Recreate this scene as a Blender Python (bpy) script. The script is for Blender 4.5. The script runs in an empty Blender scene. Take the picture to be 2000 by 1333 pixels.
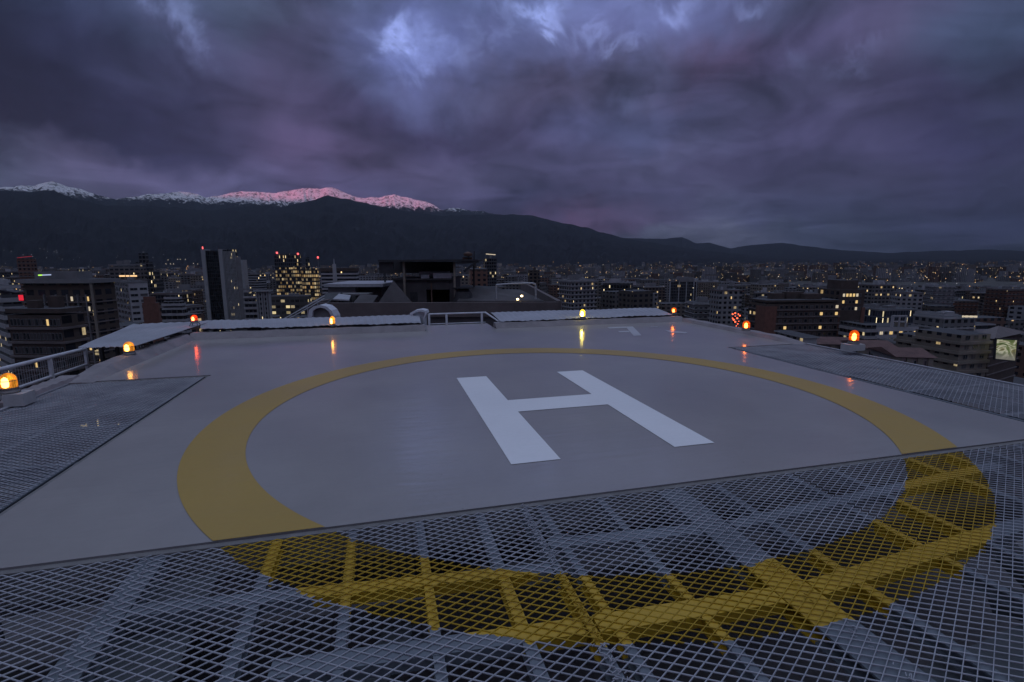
import bpy, math, random
import numpy as np
from mathutils import Vector, Matrix, noise
R = math.radians
random.seed(11)
rng = np.random.default_rng(5)
scn = bpy.context.scene
col = scn.collection

# ------------------------------------------------------------------ camera
S = 1.58                                   # eye height above the deck, metres
F, PITCH, ROLL, YAW = 978.66, 0.160137, -0.003888, 0.249577
fw = Vector((math.sin(YAW), math.cos(YAW), 0)); rt = Vector((math.cos(YAW), -math.sin(YAW), 0))
dv = fw * math.cos(PITCH) - Vector((0, 0, math.sin(PITCH)))
up = rt.cross(dv)
cr = rt * math.cos(ROLL) + up * math.sin(ROLL)
cu = up * math.cos(ROLL) - rt * math.sin(ROLL)
EYE = Vector((0, 0, S))
cd = bpy.data.cameras.new('camera'); cam = bpy.data.objects.new('camera', cd); col.objects.link(cam)
cam.matrix_world = Matrix(((cr.x, cu.x, -dv.x, 0), (cr.y, cu.y, -dv.y, 0), (cr.z, cu.z, -dv.z, S), (0, 0, 0, 1)))
cd.sensor_width = 36; cd.lens = F / 2000 * 36; cd.clip_start = 0.05; cd.clip_end = 60000
scn.camera = cam

def ray(x, y): return dv * F + cr * (x - 1000) + cu * (666.5 - y)
def at(x, y, Z):                           # the place Z metres ahead that the photograph shows at x, y
    v = ray(x, y); return EYE + v * (Z / v.dot(fw))
def onz(x, y, z):
    v = ray(x, y); return EYE + v * ((z - S) / v.z)
def ony(x, y, Y):
    v = ray(x, y); return EYE + v * (Y / v.y)
def pix(p):
    q = Vector(p) - EYE; d = q.dot(dv)
    return 1000 + F * q.dot(cr) / d, 666.5 - F * q.dot(cu) / d

# ------------------------------------------------------------------ light
SUN_EL, SUN_TRAVEL = R(1.0), YAW + R(16)   # low sun far behind the camera, its light travelling towards the mountains
EXPO = 0.0
ZEN, WEST, SKYGAIN = (.375, .455, .595), (.09, .10, .14), .88
scn.view_settings.view_transform = 'Standard'; scn.view_settings.look = 'None'
scn.view_settings.exposure = EXPO; scn.view_settings.gamma = 1; scn.view_settings.use_curve_mapping = False
scn.cycles.use_denoising = True
scn.cycles.max_bounces = 8; scn.cycles.volume_bounces = 0; scn.cycles.transparent_max_bounces = 24

def N(nt, t, **kw):
    n = nt.nodes.new(t)
    for k, v in kw.items():
        if k[0] == '_': n.inputs[k[1:].replace('_', ' ')].default_value = v
        else: setattr(n, k, v)
    return n
def L(nt, a, b): nt.links.new(a, b)
def M(nt, op, a, b=None, c=None, clamp=False):
    n = nt.nodes.new('ShaderNodeMath'); n.operation = op; n.use_clamp = clamp
    for i, v in enumerate((a, b, c)):
        if v is None: continue
        if hasattr(v, 'links'): nt.links.new(v, n.inputs[i])
        else: n.inputs[i].default_value = v
    return n.outputs[0]
def MIX(nt, f, a, b, mode='MIX'):
    n = nt.nodes.new('ShaderNodeMix'); n.data_type = 'RGBA'; n.blend_type = mode
    for s, v in ((n.inputs[0], f), (n.inputs[6], a), (n.inputs[7], b)):
        if hasattr(v, 'links'): nt.links.new(v, s)
        elif isinstance(v, (int, float)): s.default_value = v
        else: s.default_value = (*v[:3], 1)
    return n.outputs[2]
def RAMP(nt, f, *st, interp='LINEAR'):
    n = nt.nodes.new('ShaderNodeValToRGB'); n.color_ramp.interpolation = interp
    while len(n.color_ramp.elements) < len(st): n.color_ramp.elements.new(0.5)
    for e, (p, c) in zip(n.color_ramp.elements, st):
        e.position = p; e.color = (c, c, c, 1) if isinstance(c, (int, float)) else (*c, 1)
    nt.links.new(f, n.inputs[0]); return n.outputs[0]
def srgb(r, g, b):
    return tuple((c / 255 / 12.92) if c / 255 <= .04045 else ((c / 255 + .055) / 1.055) ** 2.4 for c in (r, g, b))

w = bpy.data.worlds.new('World'); scn.world = w; w.use_nodes = True
nt = w.node_tree; nt.nodes.clear()
tc = N(nt, 'ShaderNodeTexCoord')
sky = N(nt, 'ShaderNodeTexSky', sky_type='NISHITA', sun_disc=False, sun_elevation=SUN_EL, sun_rotation=SUN_TRAVEL + math.pi)
sep = N(nt, 'ShaderNodeSeparateXYZ'); L(nt, tc.outputs['Generated'], sep.inputs[0])
zz = M(nt, 'ADD', M(nt, 'MAXIMUM', sep.outputs[2], 0), 0.16)
cmb = N(nt, 'ShaderNodeCombineXYZ')
L(nt, M(nt, 'DIVIDE', sep.outputs[0], zz), cmb.inputs[0]); L(nt, M(nt, 'DIVIDE', sep.outputs[1], zz), cmb.inputs[1])
n1 = N(nt, 'ShaderNodeTexNoise', _Scale=0.8, _Detail=6, _Roughness=.45, _Distortion=.5); L(nt, cmb.outputs[0], n1.inputs['Vector'])
n2 = N(nt, 'ShaderNodeTexNoise', _Scale=2.0, _Detail=9, _Roughness=.58, _Distortion=.9); L(nt, cmb.outputs[0], n2.inputs['Vector'])
# warped view direction, so that cloud gaps have ragged edges
nw = N(nt, 'ShaderNodeTexNoise', _Scale=4.5, _Detail=8, _Roughness=.58); L(nt, tc.outputs['Generated'], nw.inputs['Vector'])
vs = N(nt, 'ShaderNodeVectorMath', operation='SUBTRACT'); L(nt, nw.outputs['Color'], vs.inputs[0]); vs.inputs[1].default_value = (.5, .5, .5)
vm = N(nt, 'ShaderNodeVectorMath', operation='SCALE'); L(nt, vs.outputs[0], vm.inputs[0]); vm.inputs['Scale'].default_value = .24
va = N(nt, 'ShaderNodeVectorMath', operation='ADD'); L(nt, tc.outputs['Generated'], va.inputs[0]); L(nt, vm.outputs[0], va.inputs[1])
def DOT(v, w_):
    q_ = N(nt, 'ShaderNodeVectorMath', operation='DOT_PRODUCT'); L(nt, v, q_.inputs[0]); q_.inputs[1].default_value = w_; return q_.outputs['Value']
def blob(x, y, rx, ry, amp):               # soft bright gap in the cloud, in the direction the photo shows at x, y
    d = ray(x, y).normalized(); tot = None
    a_ = N(nt, 'ShaderNodeVectorMath', operation='SUBTRACT'); L(nt, va2.outputs[0], a_.inputs[0]); a_.inputs[1].default_value = d
    for e_ in (ray(x + rx, y).normalized() - d, ray(x, y + ry).normalized() - d):
        s2 = M(nt, 'POWER', M(nt, 'ABSOLUTE', DOT(a_.outputs[0], e_ / e_.length_squared)), 2.0)
        tot = s2 if tot is None else M(nt, 'ADD', tot, s2)
    return M(nt, 'MULTIPLY', M(nt, 'EXPONENT', M(nt, 'MULTIPLY', tot, -1.0)), amp)
nw2 = N(nt, 'ShaderNodeTexNoise', _Scale=9.0, _Detail=9, _Roughness=.62, _Distortion=.6); L(nt, tc.outputs['Generated'], nw2.inputs['Vector'])
nw3 = N(nt, 'ShaderNodeTexNoise', _Scale=12.0, _Detail=6, _Roughness=.5, _Distortion=.7); L(nt, va.outputs[0], nw3.inputs['Vector'])
vs2 = N(nt, 'ShaderNodeVectorMath', operation='SUBTRACT'); L(nt, nw2.outputs['Color'], vs2.inputs[0]); vs2.inputs[1].default_value = (.5, .5, .5)
vm2 = N(nt, 'ShaderNodeVectorMath', operation='SCALE'); L(nt, vs2.outputs[0], vm2.inputs[0]); vm2.inputs['Scale'].default_value = .20
va2 = N(nt, 'ShaderNodeVectorMath', operation='ADD'); L(nt, tc.outputs['Generated'], va2.inputs[0]); L(nt, vm2.outputs[0], va2.inputs[1])
# cloud colours by elevation (rows, degrees) and bearing (16 stops, 6 degrees apart)
CLOUDS = (
 (26, '50,60,80 50,60,85 80,95,130 75,85,115 65,75,100 80,90,125 90,100,140 95,110,155 120,135,190 95,105,150 95,105,150 95,105,145 90,85,115 78,72,100 75,72,100 75,85,115'),
 (22, '40,50,72 44,54,82 78,90,124 75,88,112 70,70,96 88,96,136 112,126,188 96,104,150 92,100,140 98,104,150 105,115,165 92,98,140 85,92,125 80,75,108 72,76,105 76,88,118'),
 (18, '30,36,56 38,42,70 70,74,108 74,74,104 78,76,106 84,92,130 94,100,144 86,88,120 74,70,98 78,78,105 92,98,135 88,70,98 90,90,132 84,78,108 70,82,112 70,86,116'),
 (14, '24,28,48 28,30,52 44,46,76 74,70,100 76,70,100 64,60,92 62,58,90 72,68,100 78,74,108 86,92,132 90,98,138 90,90,128 84,86,120 78,76,108 54,52,84 50,56,82'),
 (10.5, '20,24,44 20,24,44 40,44,76 76,72,104 88,76,110 80,74,106 80,76,108 78,78,110 74,72,104 78,78,112 82,82,114 84,88,122 76,74,108 72,70,104 50,50,84 44,46,78'),
 (7, '66,76,96 84,82,112 98,96,134 92,92,130 88,80,116 84,82,118 72,72,102 66,64,96 60,60,90 64,60,88 72,72,104 66,64,92 58,56,86 60,60,88 48,50,78 42,46,72'),
 (3.5, '80,82,108 80,82,108 80,82,108 80,80,108 80,78,108 80,76,108 72,70,100 66,64,94 78,60,90 84,64,90 72,68,98 76,80,106 56,58,86 50,54,78 46,50,74 42,46,70'),
 (1.2, '70,70,95 70,70,95 70,70,95 70,70,95 70,70,95 70,70,95 66,68,92 66,68,90 66,68,90 72,76,98 86,92,112 84,88,108 58,64,84 50,56,74 46,52,70 42,48,66'))
azm = M(nt, 'MULTIPLY', M(nt, 'ARCTAN2', DOT(va.outputs[0], rt), DOT(va.outputs[0], fw)), 180 / math.pi)
elm = M(nt, 'MULTIPLY', M(nt, 'ARCSINE', M(nt, 'MINIMUM', M(nt, 'MAXIMUM', DOT(va.outputs[0], (0, 0, 1)), -1.0), 1.0)), 180 / math.pi)
pos = M(nt, 'DIVIDE', M(nt, 'ADD', azm, 45.0), 90.0, clamp=True)
prev = None
for el, row in CLOUDS:
    cols_ = [srgb(*map(float, c_.split(','))) for c_ in row.split()]
    r_ = RAMP(nt, pos, *[(i / 15, c_) for i, c_ in enumerate(cols_)], interp='B_SPLINE')
    if prev is None: grid = r_
    else:
        f_ = N(nt, 'ShaderNodeMapRange', interpolation_type='SMOOTHSTEP'); L(nt, elm, f_.inputs['Value']); f_.inputs['From Min'].default_value = el; f_.inputs['From Max'].default_value = prev
        grid = MIX(nt, f_.outputs[0], r_, grid)
    prev = el
# behind the photograph's field of view: plain grey-violet cloud
f_ = N(nt, 'ShaderNodeMapRange', interpolation_type='SMOOTHSTEP'); L(nt, M(nt, 'ABSOLUTE', azm), f_.inputs['Value']); f_.inputs['From Min'].default_value = 50; f_.inputs['From Max'].default_value = 90
grid = MIX(nt, f_.outputs[0], grid, srgb(70, 72, 100))
grid = MIX(nt, 1.0, grid, (1.0, .97, 1.03), 'MULTIPLY')
det = M(nt, 'ADD', M(nt, 'MULTIPLY', M(nt, 'SUBTRACT', n1.outputs['Fac'], .5), 1.3), M(nt, 'MULTIPLY', M(nt, 'SUBTRACT', n2.outputs['Fac'], .5), 1.9))
det = M(nt, 'MAXIMUM', M(nt, 'ADD', M(nt, 'ADD', det, M(nt, 'MULTIPLY', M(nt, 'SUBTRACT', nw2.outputs['Fac'], .5), 1.1)), 1.0), .35)
grid = MIX(nt, 1.0, grid, det, 'MULTIPLY')
gaps = None
for b_ in ((345, 25, 34, 60, .26), (805, 72, 62, 28, .34), (855, 112, 55, 32, .26), (735, 58, 60, 22, .13), (925, 80, 24, 26, .12), (1060, 16, 70, 22, .26), (1190, 62, 60, 12, .16), (1230, 80, 30, 10, .10), (1320, 6, 60, 26, .20), (1440, 8, 50, 14, .10), (1290, 185, 26, 40, .04), (1215, 205, 34, 20, .06), (1660, 115, 60, 14, .06), (980, 70, 14, 40, .08), (1560, 110, 20, 30, .05)):
    g_ = blob(*b_); gaps = g_ if gaps is None else M(nt, 'ADD', gaps, g_)
gaps = M(nt, 'MULTIPLY', gaps, RAMP(nt, nw3.outputs['Fac'], (.34, .35), (.5, .85), (.68, 1.4)))
grid = MIX(nt, 1.0, grid, MIX(nt, 1.0, gaps, (.62, .78, 1.55), 'MULTIPLY'), 'ADD')
# brighter overhead and in the west, behind the camera
zf = N(nt, 'ShaderNodeMapRange', interpolation_type='SMOOTHSTEP'); L(nt, sep.outputs[2], zf.inputs['Value']); zf.inputs['From Min'].default_value = .44; zf.inputs['From Max'].default_value = .74
grid = MIX(nt, 1.0, grid, MIX(nt, 1.0, zf.outputs[0], ZEN, 'MULTIPLY'), 'ADD')
grid = MIX(nt, 1.0, grid, MIX(nt, 1.0, M(nt, 'MAXIMUM', M(nt, 'ADD', DOT(tc.outputs['Generated'], -fw), .05), 0), WEST, 'MULTIPLY'), 'ADD')
k = N(nt, 'ShaderNodeVectorMath', operation='SCALE'); L(nt, grid, k.inputs[0]); k.inputs['Scale'].default_value = 10.0 * SKYGAIN
cover = M(nt, 'SUBTRACT', 1.0, M(nt, 'MULTIPLY', gaps, .1, clamp=True))
skc = MIX(nt, cover, sky.outputs[0], k.outputs[0])
bg = N(nt, 'ShaderNodeBackground', _Strength=0.1); L(nt, skc, bg.inputs['Color'])
wo = N(nt, 'ShaderNodeOutputWorld'); L(nt, bg.outputs[0], wo.inputs['Surface'])

sl = bpy.data.lights.new('sun', 'SUN'); sl.energy = 5.0; sl.angle = R(.5); sl.color = (1.0, .13, .24)
so = bpy.data.objects.new('sun', sl); col.objects.link(so)
sdir = Vector((math.sin(SUN_TRAVEL) * math.cos(SUN_EL), math.cos(SUN_TRAVEL) * math.cos(SUN_EL), -math.sin(SUN_EL)))
so.rotation_euler = sdir.to_track_quat('-Z', 'Y').to_euler()

# ------------------------------------------------------------------ helpers
class MB:
    def __init__(s): s.v = []; s.f = []; s.m = []; s.uv = []
    def face(s, pts, mat=0, uv=None):
        i = len(s.v); s.v += [tuple(p) for p in pts]; s.f.append(tuple(range(i, i + len(pts)))); s.m.append(mat)
        s.uv += list(uv) if uv else [(p[0], p[1]) for p in pts]
    def prism(s, poly, z0, z1, mat=0, top=None, bottom=True, u0=0, vz=0, side=None):
        u = u0; n = len(poly)
        for i in range(n):
            a, b = poly[i], poly[(i + 1) % n]; l = math.hypot(b[0] - a[0], b[1] - a[1])
            s.face([(a[0], a[1], z0), (b[0], b[1], z0), (b[0], b[1], z1), (a[0], a[1], z1)], side if side is not None and i else mat,
                   [(u, z0 - vz), (u + l, z0 - vz), (u + l, z1 - vz), (u, z1 - vz)])
            u += math.ceil(l / 3) * 3
        s.face([(p[0], p[1], z1) for p in poly], mat if top is None else top)
        if bottom: s.face([(p[0], p[1], z0) for p in reversed(poly)], mat if top is None else top)
    def box(s, x0, x1, y0, y1, z0, z1, mat=0): s.prism([(x0, y0), (x1, y0), (x1, y1), (x0, y1)], z0, z1, mat)
    def bar(s, a, b, wd, ht, mat=0, upv=Vector((0, 0, 1))):
        a, b = Vector(a), Vector(b); d = (b - a).normalized()
        if abs(d.dot(upv)) > .99: upv = Vector((1, 0, 0))
        sx = d.cross(upv).normalized() * wd / 2; sy = sx.cross(d).normalized() * ht / 2
        A = [a - sx - sy, a + sx - sy, a + sx + sy, a - sx + sy]; B = [p + (b - a) for p in A]
        for i in range(4): j = (i + 1) % 4; s.face([A[i], A[j], B[j], B[i]], mat)
        s.face(A[::-1], mat); s.face(B, mat)
    def tube(s, pts, r, n=10, mat=0, cap=True):
        pts = [Vector(p) for p in pts]; rs = r if isinstance(r, (list, tuple)) else [r] * len(pts); rings = []
        for i, p in enumerate(pts):
            d = (pts[min(i + 1, len(pts) - 1)] - pts[max(i - 1, 0)]).normalized()
            u = d.cross(Vector((0, 0, 1)) if abs(d.z) < .95 else Vector((1, 0, 0))).normalized(); q = u.cross(d).normalized()
            rings.append([p + (u * math.cos(t * 2 * math.pi / n) + q * math.sin(t * 2 * math.pi / n)) * rs[i] for t in range(n)])
        for A, B in zip(rings, rings[1:]):
            for i in range(n): j = (i + 1) % n; s.face([A[i], A[j], B[j], B[i]], mat)
        if cap: s.face(rings[0][::-1], mat); s.face(rings[-1], mat)
    def lathe(s, c, prof, n=20, mat=0):
        c = Vector(c)
        rg = [[c + Vector((r * math.cos(t * 2 * math.pi / n), r * math.sin(t * 2 * math.pi / n), z)) for t in range(n)] for r, z in prof]
        for A, B in zip(rg, rg[1:]):
            for i in range(n): j = (i + 1) % n; s.face([A[i], A[j], B[j], B[i]], mat)
    def build(s, name, mats, parent=None, smooth=False, weld=False):
        me = bpy.data.meshes.new(name); me.from_pydata(s.v, [], s.f)
        for m in (mats if isinstance(mats, (list, tuple)) else [mats]): me.materials.append(m)
        me.polygons.foreach_set('material_index', s.m)
        ul = me.uv_layers.new(name='UVMap'); ul.data.foreach_set('uv', np.array(s.uv, dtype=np.float32).ravel())
        if smooth: me.polygons.foreach_set('use_smooth', [True] * len(s.f))
        me.validate(); me.update()
        if weld:
            import bmesh
            b = bmesh.new(); b.from_mesh(me); bmesh.ops.remove_doubles(b, verts=b.verts, dist=1e-4); bmesh.ops.recalc_face_normals(b, faces=b.faces); b.to_mesh(me); b.free()
        o = bpy.data.objects.new(name, me); col.objects.link(o)
        if parent: o.parent = parent
        return o
def tag(o, label=None, cat=None, group=None, kind=None):
    for k_, v_ in (('label', label), ('category', cat), ('group', group), ('kind', kind)):
        if v_: o[k_] = v_
    return o
def thing(name, label, cat, loc=(0, 0, 0), rz=0, group=None):
    o = bpy.data.objects.new(name, None); col.objects.link(o); o.location = loc; o.rotation_euler = (0, 0, rz); o.empty_display_size = .2
    return tag(o, label, cat, group)
def link_copy(o, parent=None):
    c = o.copy(); col.objects.link(c)
    if parent is not None: c.parent = parent
    return c

def mat(name, color, rough=.7, metal=0, noise_s=None, noise_a=.25, bump=0, bump_s=60, spec=.5, **kw):
    m = bpy.data.materials.new(name); m.use_nodes = True; t = m.node_tree; b = t.nodes['Principled BSDF']
    b.inputs['Roughness'].default_value = rough; b.inputs['Metallic'].default_value = metal; b.inputs['Specular IOR Level'].default_value = spec
    b.inputs['Base Color'].default_value = (*color, 1)
    g = N(t, 'ShaderNodeTexCoord')
    if noise_s:
        n = N(t, 'ShaderNodeTexNoise', _Scale=noise_s, _Detail=6, _Roughness=.6); L(t, g.outputs['Object'], n.inputs['Vector'])
        f = RAMP(t, n.outputs['Fac'], (.3, 1 - noise_a), (.7, 1 + noise_a))
        L(t, MIX(t, 1.0, color, f, 'MULTIPLY'), b.inputs['Base Color'])
    if bump:
        n = N(t, 'ShaderNodeTexNoise', _Scale=bump_s, _Detail=4); L(t, g.outputs['Object'], n.inputs['Vector'])
        q = N(t, 'ShaderNodeBump', _Strength=bump, _Distance=.02); L(t, n.outputs['Fac'], q.inputs['Height']); L(t, q.outputs[0], b.inputs['Normal'])
    return m
def emit(name, color, strength, sample=True):
    m = bpy.data.materials.new(name); m.use_nodes = True; t = m.node_tree; t.nodes.clear()
    e = N(t, 'ShaderNodeEmission', _Strength=strength); e.inputs['Color'].default_value = (*color, 1)
    o = N(t, 'ShaderNodeOutputMaterial'); L(t, e.outputs[0], o.inputs['Surface'])
    if not sample: m.cycles.emission_sampling = 'NONE'
    return m

# ring geometry, metres
RC = (1.821, 5.116); RI, RO = 3.079, 3.541
YELLOW = (.405, .268, .062)
def ring_paint(t, base, yellow, soft):
    """base colour with the yellow ring painted on, by where the surface stands on the pad (object space = world here)"""
    g = N(t, 'ShaderNodeTexCoord'); s = N(t, 'ShaderNodeSeparateXYZ'); L(t, g.outputs['Object'], s.inputs[0])
    r = M(t, 'SQRT', M(t, 'ADD', M(t, 'POWER', M(t, 'ABSOLUTE', M(t, 'SUBTRACT', s.outputs[0], RC[0])), 2.0), M(t, 'POWER', M(t, 'ABSOLUTE', M(t, 'SUBTRACT', s.outputs[1], RC[1])), 2.0)))
    n = N(t, 'ShaderNodeTexNoise', _Scale=9, _Detail=4); L(t, g.outputs['Object'], n.inputs['Vector'])
    r = M(t, 'ADD', r, M(t, 'MULTIPLY', M(t, 'SUBTRACT', n.outputs['Fac'], .5), soft))
    a = M(t, 'MULTIPLY', M(t, 'GREATER_THAN', r, RI), M(t, 'LESS_THAN', r, RO))
    return MIX(t, a, base, yellow)

# deck paint
def deck_mat(name, c, coat=1.0, mottle=.085):
    m = bpy.data.materials.new(name); m.use_nodes = True; t = m.node_tree; b = t.nodes['Principled BSDF']
    g = N(t, 'ShaderNodeTexCoord')
    n = N(t, 'ShaderNodeTexNoise', _Scale=.7, _Detail=8, _Roughness=.62); L(t, g.outputs['Object'], n.inputs['Vector'])
    n2_ = N(t, 'ShaderNodeTexNoise', _Scale=22, _Detail=6, _Roughness=.7); L(t, g.outputs['Object'], n2_.inputs['Vector'])
    mp = N(t, 'ShaderNodeMapping'); L(t, g.outputs['Object'], mp.inputs[0]); mp.inputs['Scale'].default_value = (1.4, 9, 1)
    n3_ = N(t, 'ShaderNodeTexNoise', _Scale=1.6, _Detail=5, _Roughness=.55, _Distortion=.4); L(t, mp.outputs[0], n3_.inputs['Vector'])
    f = M(t, 'ADD', RAMP(t, n.outputs['Fac'], (.3, 1 - mottle * 1.6), (.7, 1 + mottle)), M(t, 'MULTIPLY', M(t, 'SUBTRACT', n2_.outputs['Fac'], .5), .12))
    vo = N(t, 'ShaderNodeTexVoronoi', _Scale=3.1, _Randomness=1.0); L(t, g.outputs['Object'], vo.inputs['Vector'])
    spot = RAMP(t, vo.outputs['Distance'], (.012, .72), (.035, 1.0))
    f = M(t, 'MULTIPLY', f, spot)
    L(t, MIX(t, 1.0, c, f, 'MULTIPLY'), b.inputs['Base Color'])
    L(t, RAMP(t, n.outputs['Fac'], (.35, .42), (.65, .6)), b.inputs['Roughness'])
    b.inputs['Specular IOR Level'].default_value = .25
    L(t, RAMP(t, n.outputs['Fac'], (.3, coat), (.7, coat * .75)), b.inputs['Coat Weight']); b.inputs['Coat Roughness'].default_value = .055; b.inputs['Coat IOR'].default_value = 1.37
    q = N(t, 'ShaderNodeBump', _Strength=.6, _Distance=.0045); L(t, n3_.outputs['Fac'], q.inputs['Height'])
    q2 = N(t, 'ShaderNodeBump', _Strength=.35, _Distance=.002); L(t, n2_.outputs['Fac'], q2.inputs['Height']); L(t, q.outputs[0], q2.inputs['Normal'])
    L(t, q2.outputs[0], b.inputs['Normal']); L(t, q.outputs[0], b.inputs['Coat Normal'])
    return m
m_deck = deck_mat('deck_paint', (.287, .270, .263))
m_white = deck_mat('white_marking_paint', (.78, .79, .8), .35, .02)
m_fade = deck_mat('worn_marking_paint', (.47, .48, .5), .5, .06)
m_yel = deck_mat('yellow_marking_paint', YELLOW, .45, .04)
m_kerb = mat('kerb_render', (.22, .2, .21), .6, 0, 3, .2, .3, 40)
m_trim = mat('deck_edge_render', (.17, .165, .165), .7, 0, 8, .2, .3, 60)
m_grate = bpy.data.materials.new('painted_mesh_steel'); m_grate.use_nodes = True
t_ = m_grate.node_tree; b_ = t_.nodes['Principled BSDF']
gx = N(t_, 'ShaderNodeTexCoord'); gn = N(t_, 'ShaderNodeTexNoise', _Scale=2.5, _Detail=7, _Roughness=.7); L(t_, gx.outputs['Object'], gn.inputs['Vector'])
gcol = MIX(t_, RAMP(t_, gn.outputs['Fac'], (.35, 0.0), (.7, 1.0)), (.42, .435, .475), (.26, .27, .305))
gyel = MIX(t_, RAMP(t_, gn.outputs['Fac'], (.35, 0.0), (.7, 1.0)), (.50, .325, .03), (.31, .20, .022))
L(t_, ring_paint(t_, gcol, gyel, .05), b_.inputs['Base Color']); b_.inputs['Roughness'].default_value = .65; b_.inputs['Specular IOR Level'].default_value = .25
m_beam = bpy.data.materials.new('painted_beam_steel'); m_beam.use_nodes = True
t_ = m_beam.node_tree; b_ = t_.nodes['Principled BSDF']
gx = N(t_, 'ShaderNodeTexCoord'); gn = N(t_, 'ShaderNodeTexNoise', _Scale=4, _Detail=7, _Roughness=.7); L(t_, gx.outputs['Object'], gn.inputs['Vector'])
L(t_, ring_paint(t_, MIX(t_, gn.outputs['Fac'], (.09, .105, .125), (.16, .185, .215)), (.46, .285, .016), .12), b_.inputs['Base Color']); b_.inputs['Roughness'].default_value = .55
m_grey0 = mat('unpainted_grey_steel', (.065, .072, .08), .7, 0, 3, .3)
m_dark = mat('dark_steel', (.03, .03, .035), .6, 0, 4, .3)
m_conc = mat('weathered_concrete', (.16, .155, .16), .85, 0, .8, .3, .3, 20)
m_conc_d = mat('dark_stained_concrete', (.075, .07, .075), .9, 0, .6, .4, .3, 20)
m_roofing = mat('dark_roofing_felt', (.05, .052, .06), .85, 0, 1.2, .35, .3, 10)
m_awn = mat('translucent_white_sheet', (.31, .32, .355), .5, 0, 1.5, .14, .1, 30)
m_wpaint = mat('white_painted_steel', (.55, .57, .62), .45, 0, 6, .15)
m_galv = mat('galvanised_steel', (.38, .39, .42), .45, .3, 6, .15)
m_galv2 = mat('dull_painted_angle', (.30, .31, .34), .6, 0, 6, .15)
m_rust = mat('rusty_steel', (.10, .055, .04), .8, 0, 6, .4)

# ------------------------------------------------------------------ the landing deck
heli = thing('helipad', 'grey painted concrete helicopter landing deck with white H and yellow ring', 'helipad', (0, 0, 0))
Y0, Y1, Y2 = 2.985, 7.72, 11.36; XL, XR, XA, XB = -2.4, 6.0, -3.78, 7.42
d = MB()
d.prism([(XL, Y0), (XR, Y0), (XR, Y1), (XB, Y1), (XB, Y2), (2.5, Y2), (2.5, 12.42), (.9, 12.42), (.9, Y2), (XA, Y2), (XA, Y1), (XL, Y1)], -.28, 0, 1, 0)
d.build('deck_slab', [m_deck, m_conc], heli)
e = MB()
e.prism([(XL - .045, Y0 - .045), (XR + .045, Y0 - .045), (XR + .045, Y0 - .001), (XL - .045, Y0 - .001)], -.2, -.012)
e.box(XL - .045, XL - .001, Y0, Y1 - .05, -.2, -.012); e.box(XR + .001, XR + .045, Y0, Y1 - .05, -.2, -.012)
e.box(XA, XL - .001, Y1 - .045, Y1 - .001, -.2, -.012); e.box(XR + .001, XB, Y1 - .045, Y1 - .001, -.2, -.012)
e.build('edge_trim', m_trim, heli)
def kerb(p, inner, outer, h, name='kerb', taper=0):   # p: list of plan points on the inner foot; inner: unit vector outwards
    k_ = MB(); a, b = Vector((*p[0], 0)), Vector((*p[1], 0)); o_ = Vector((*outer, 0)); n_ = 24
    for i in range(n_):
        q0, q1 = a.lerp(b, i / n_), a.lerp(b, (i + 1) / n_)
        hh = [(h + .006 * math.sin(j_ * 1.7)) * (min(1, .12 + j_ / taper) if taper else 1) for j_ in (i, i + 1)]
        pr = lambda q, H: [q + Vector((0, 0, -.2)), q + Vector((0, 0, .001)), q + o_ * inner + Vector((0, 0, H)), q + o_ * (inner + .2) + Vector((0, 0, H)), q + o_ * (inner + .2) + Vector((0, 0, -.5))]
        A, B = pr(q0, hh[0]), pr(q1, hh[1])
        for j in range(4): k_.face([A[j], B[j], B[j + 1], A[j + 1]])
        if i == 0: k_.face(A)
        if i == n_ - 1: k_.face(B[::-1])
    return k_.build(name, m_kerb, heli)
kerb([(XA, Y1 - .1), (XA, Y2 + .08)], .13, (-1, 0), .11, taper=6)
kerb([(XB, Y1 - .1), (XB, Y2 + .08)], .06, (1, 0), .07, taper=4)
kerb([(XA - .1, Y2), (.88, Y2)], .12, (0, 1), .12)
kerb([(2.52, Y2), (XB + .08, Y2)], .12, (0, 1), .11)
kerb([(-4.04, 6.75), (-4.04, Y1 + .2)], .03, (-1, 0), .06, taper=3)
# ring, clipped by the edge of the slab
def clipy(P, y0):
    out = []
    for i in range(len(P)):
        a, b = P[i], P[(i + 1) % len(P)]
        if a[1] >= y0: out.append(a)
        if (a[1] >= y0) != (b[1] >= y0): t = (y0 - a[1]) / (b[1] - a[1]); out.append((a[0] + t * (b[0] - a[0]), y0))
    return out
g = MB(); n_ = 220
for i in range(n_):
    a0, a1 = 2 * math.pi * i / n_, 2 * math.pi * (i + 1) / n_
    P = clipy([(RC[0] + r * math.cos(a), RC[1] + r * math.sin(a)) for r, a in ((RI, a0), (RO, a0), (RO, a1), (RI, a1))], Y0 + .001)
    if len(P) > 2: g.face([(x, y, .004) for x, y in P])
tag(g.build('ring_marking', m_yel, heli), 'yellow painted ring')
h = MB(); x0, x1, x2, x3 = .908, 1.317, 2.344, 2.734; y0, y1, y2, y3 = 3.601, 4.922, 5.371, 6.612
for q in ((x0, x1, y0, y3), (x2, x3, y0, y3), (x1, x2, y1, y2)):
    h.face([(q[0], q[2], .004), (q[1], q[2], .004), (q[1], q[3], .004), (q[0], q[3], .004)])
tag(h.build('letter_marking', m_white, heli), 'large white painted letter H')
h = MB()
def pq(mb, pts):
    P = [onz(x, y, .004) for x, y in pts]
    mb.face(P[::-1] if (P[1] - P[0]).cross(P[2] - P[0]).z < 0 else P)
pq(h, [(1222, 638.5), (1236, 638), (1253, 655.5), (1238, 656.5)]); pq(h, [(1186, 639.5), (1221.8, 638.2), (1224, 641), (1191, 642)]); pq(h, [(1207, 647), (1228, 646.5), (1230, 649), (1210, 649.5)])
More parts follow.
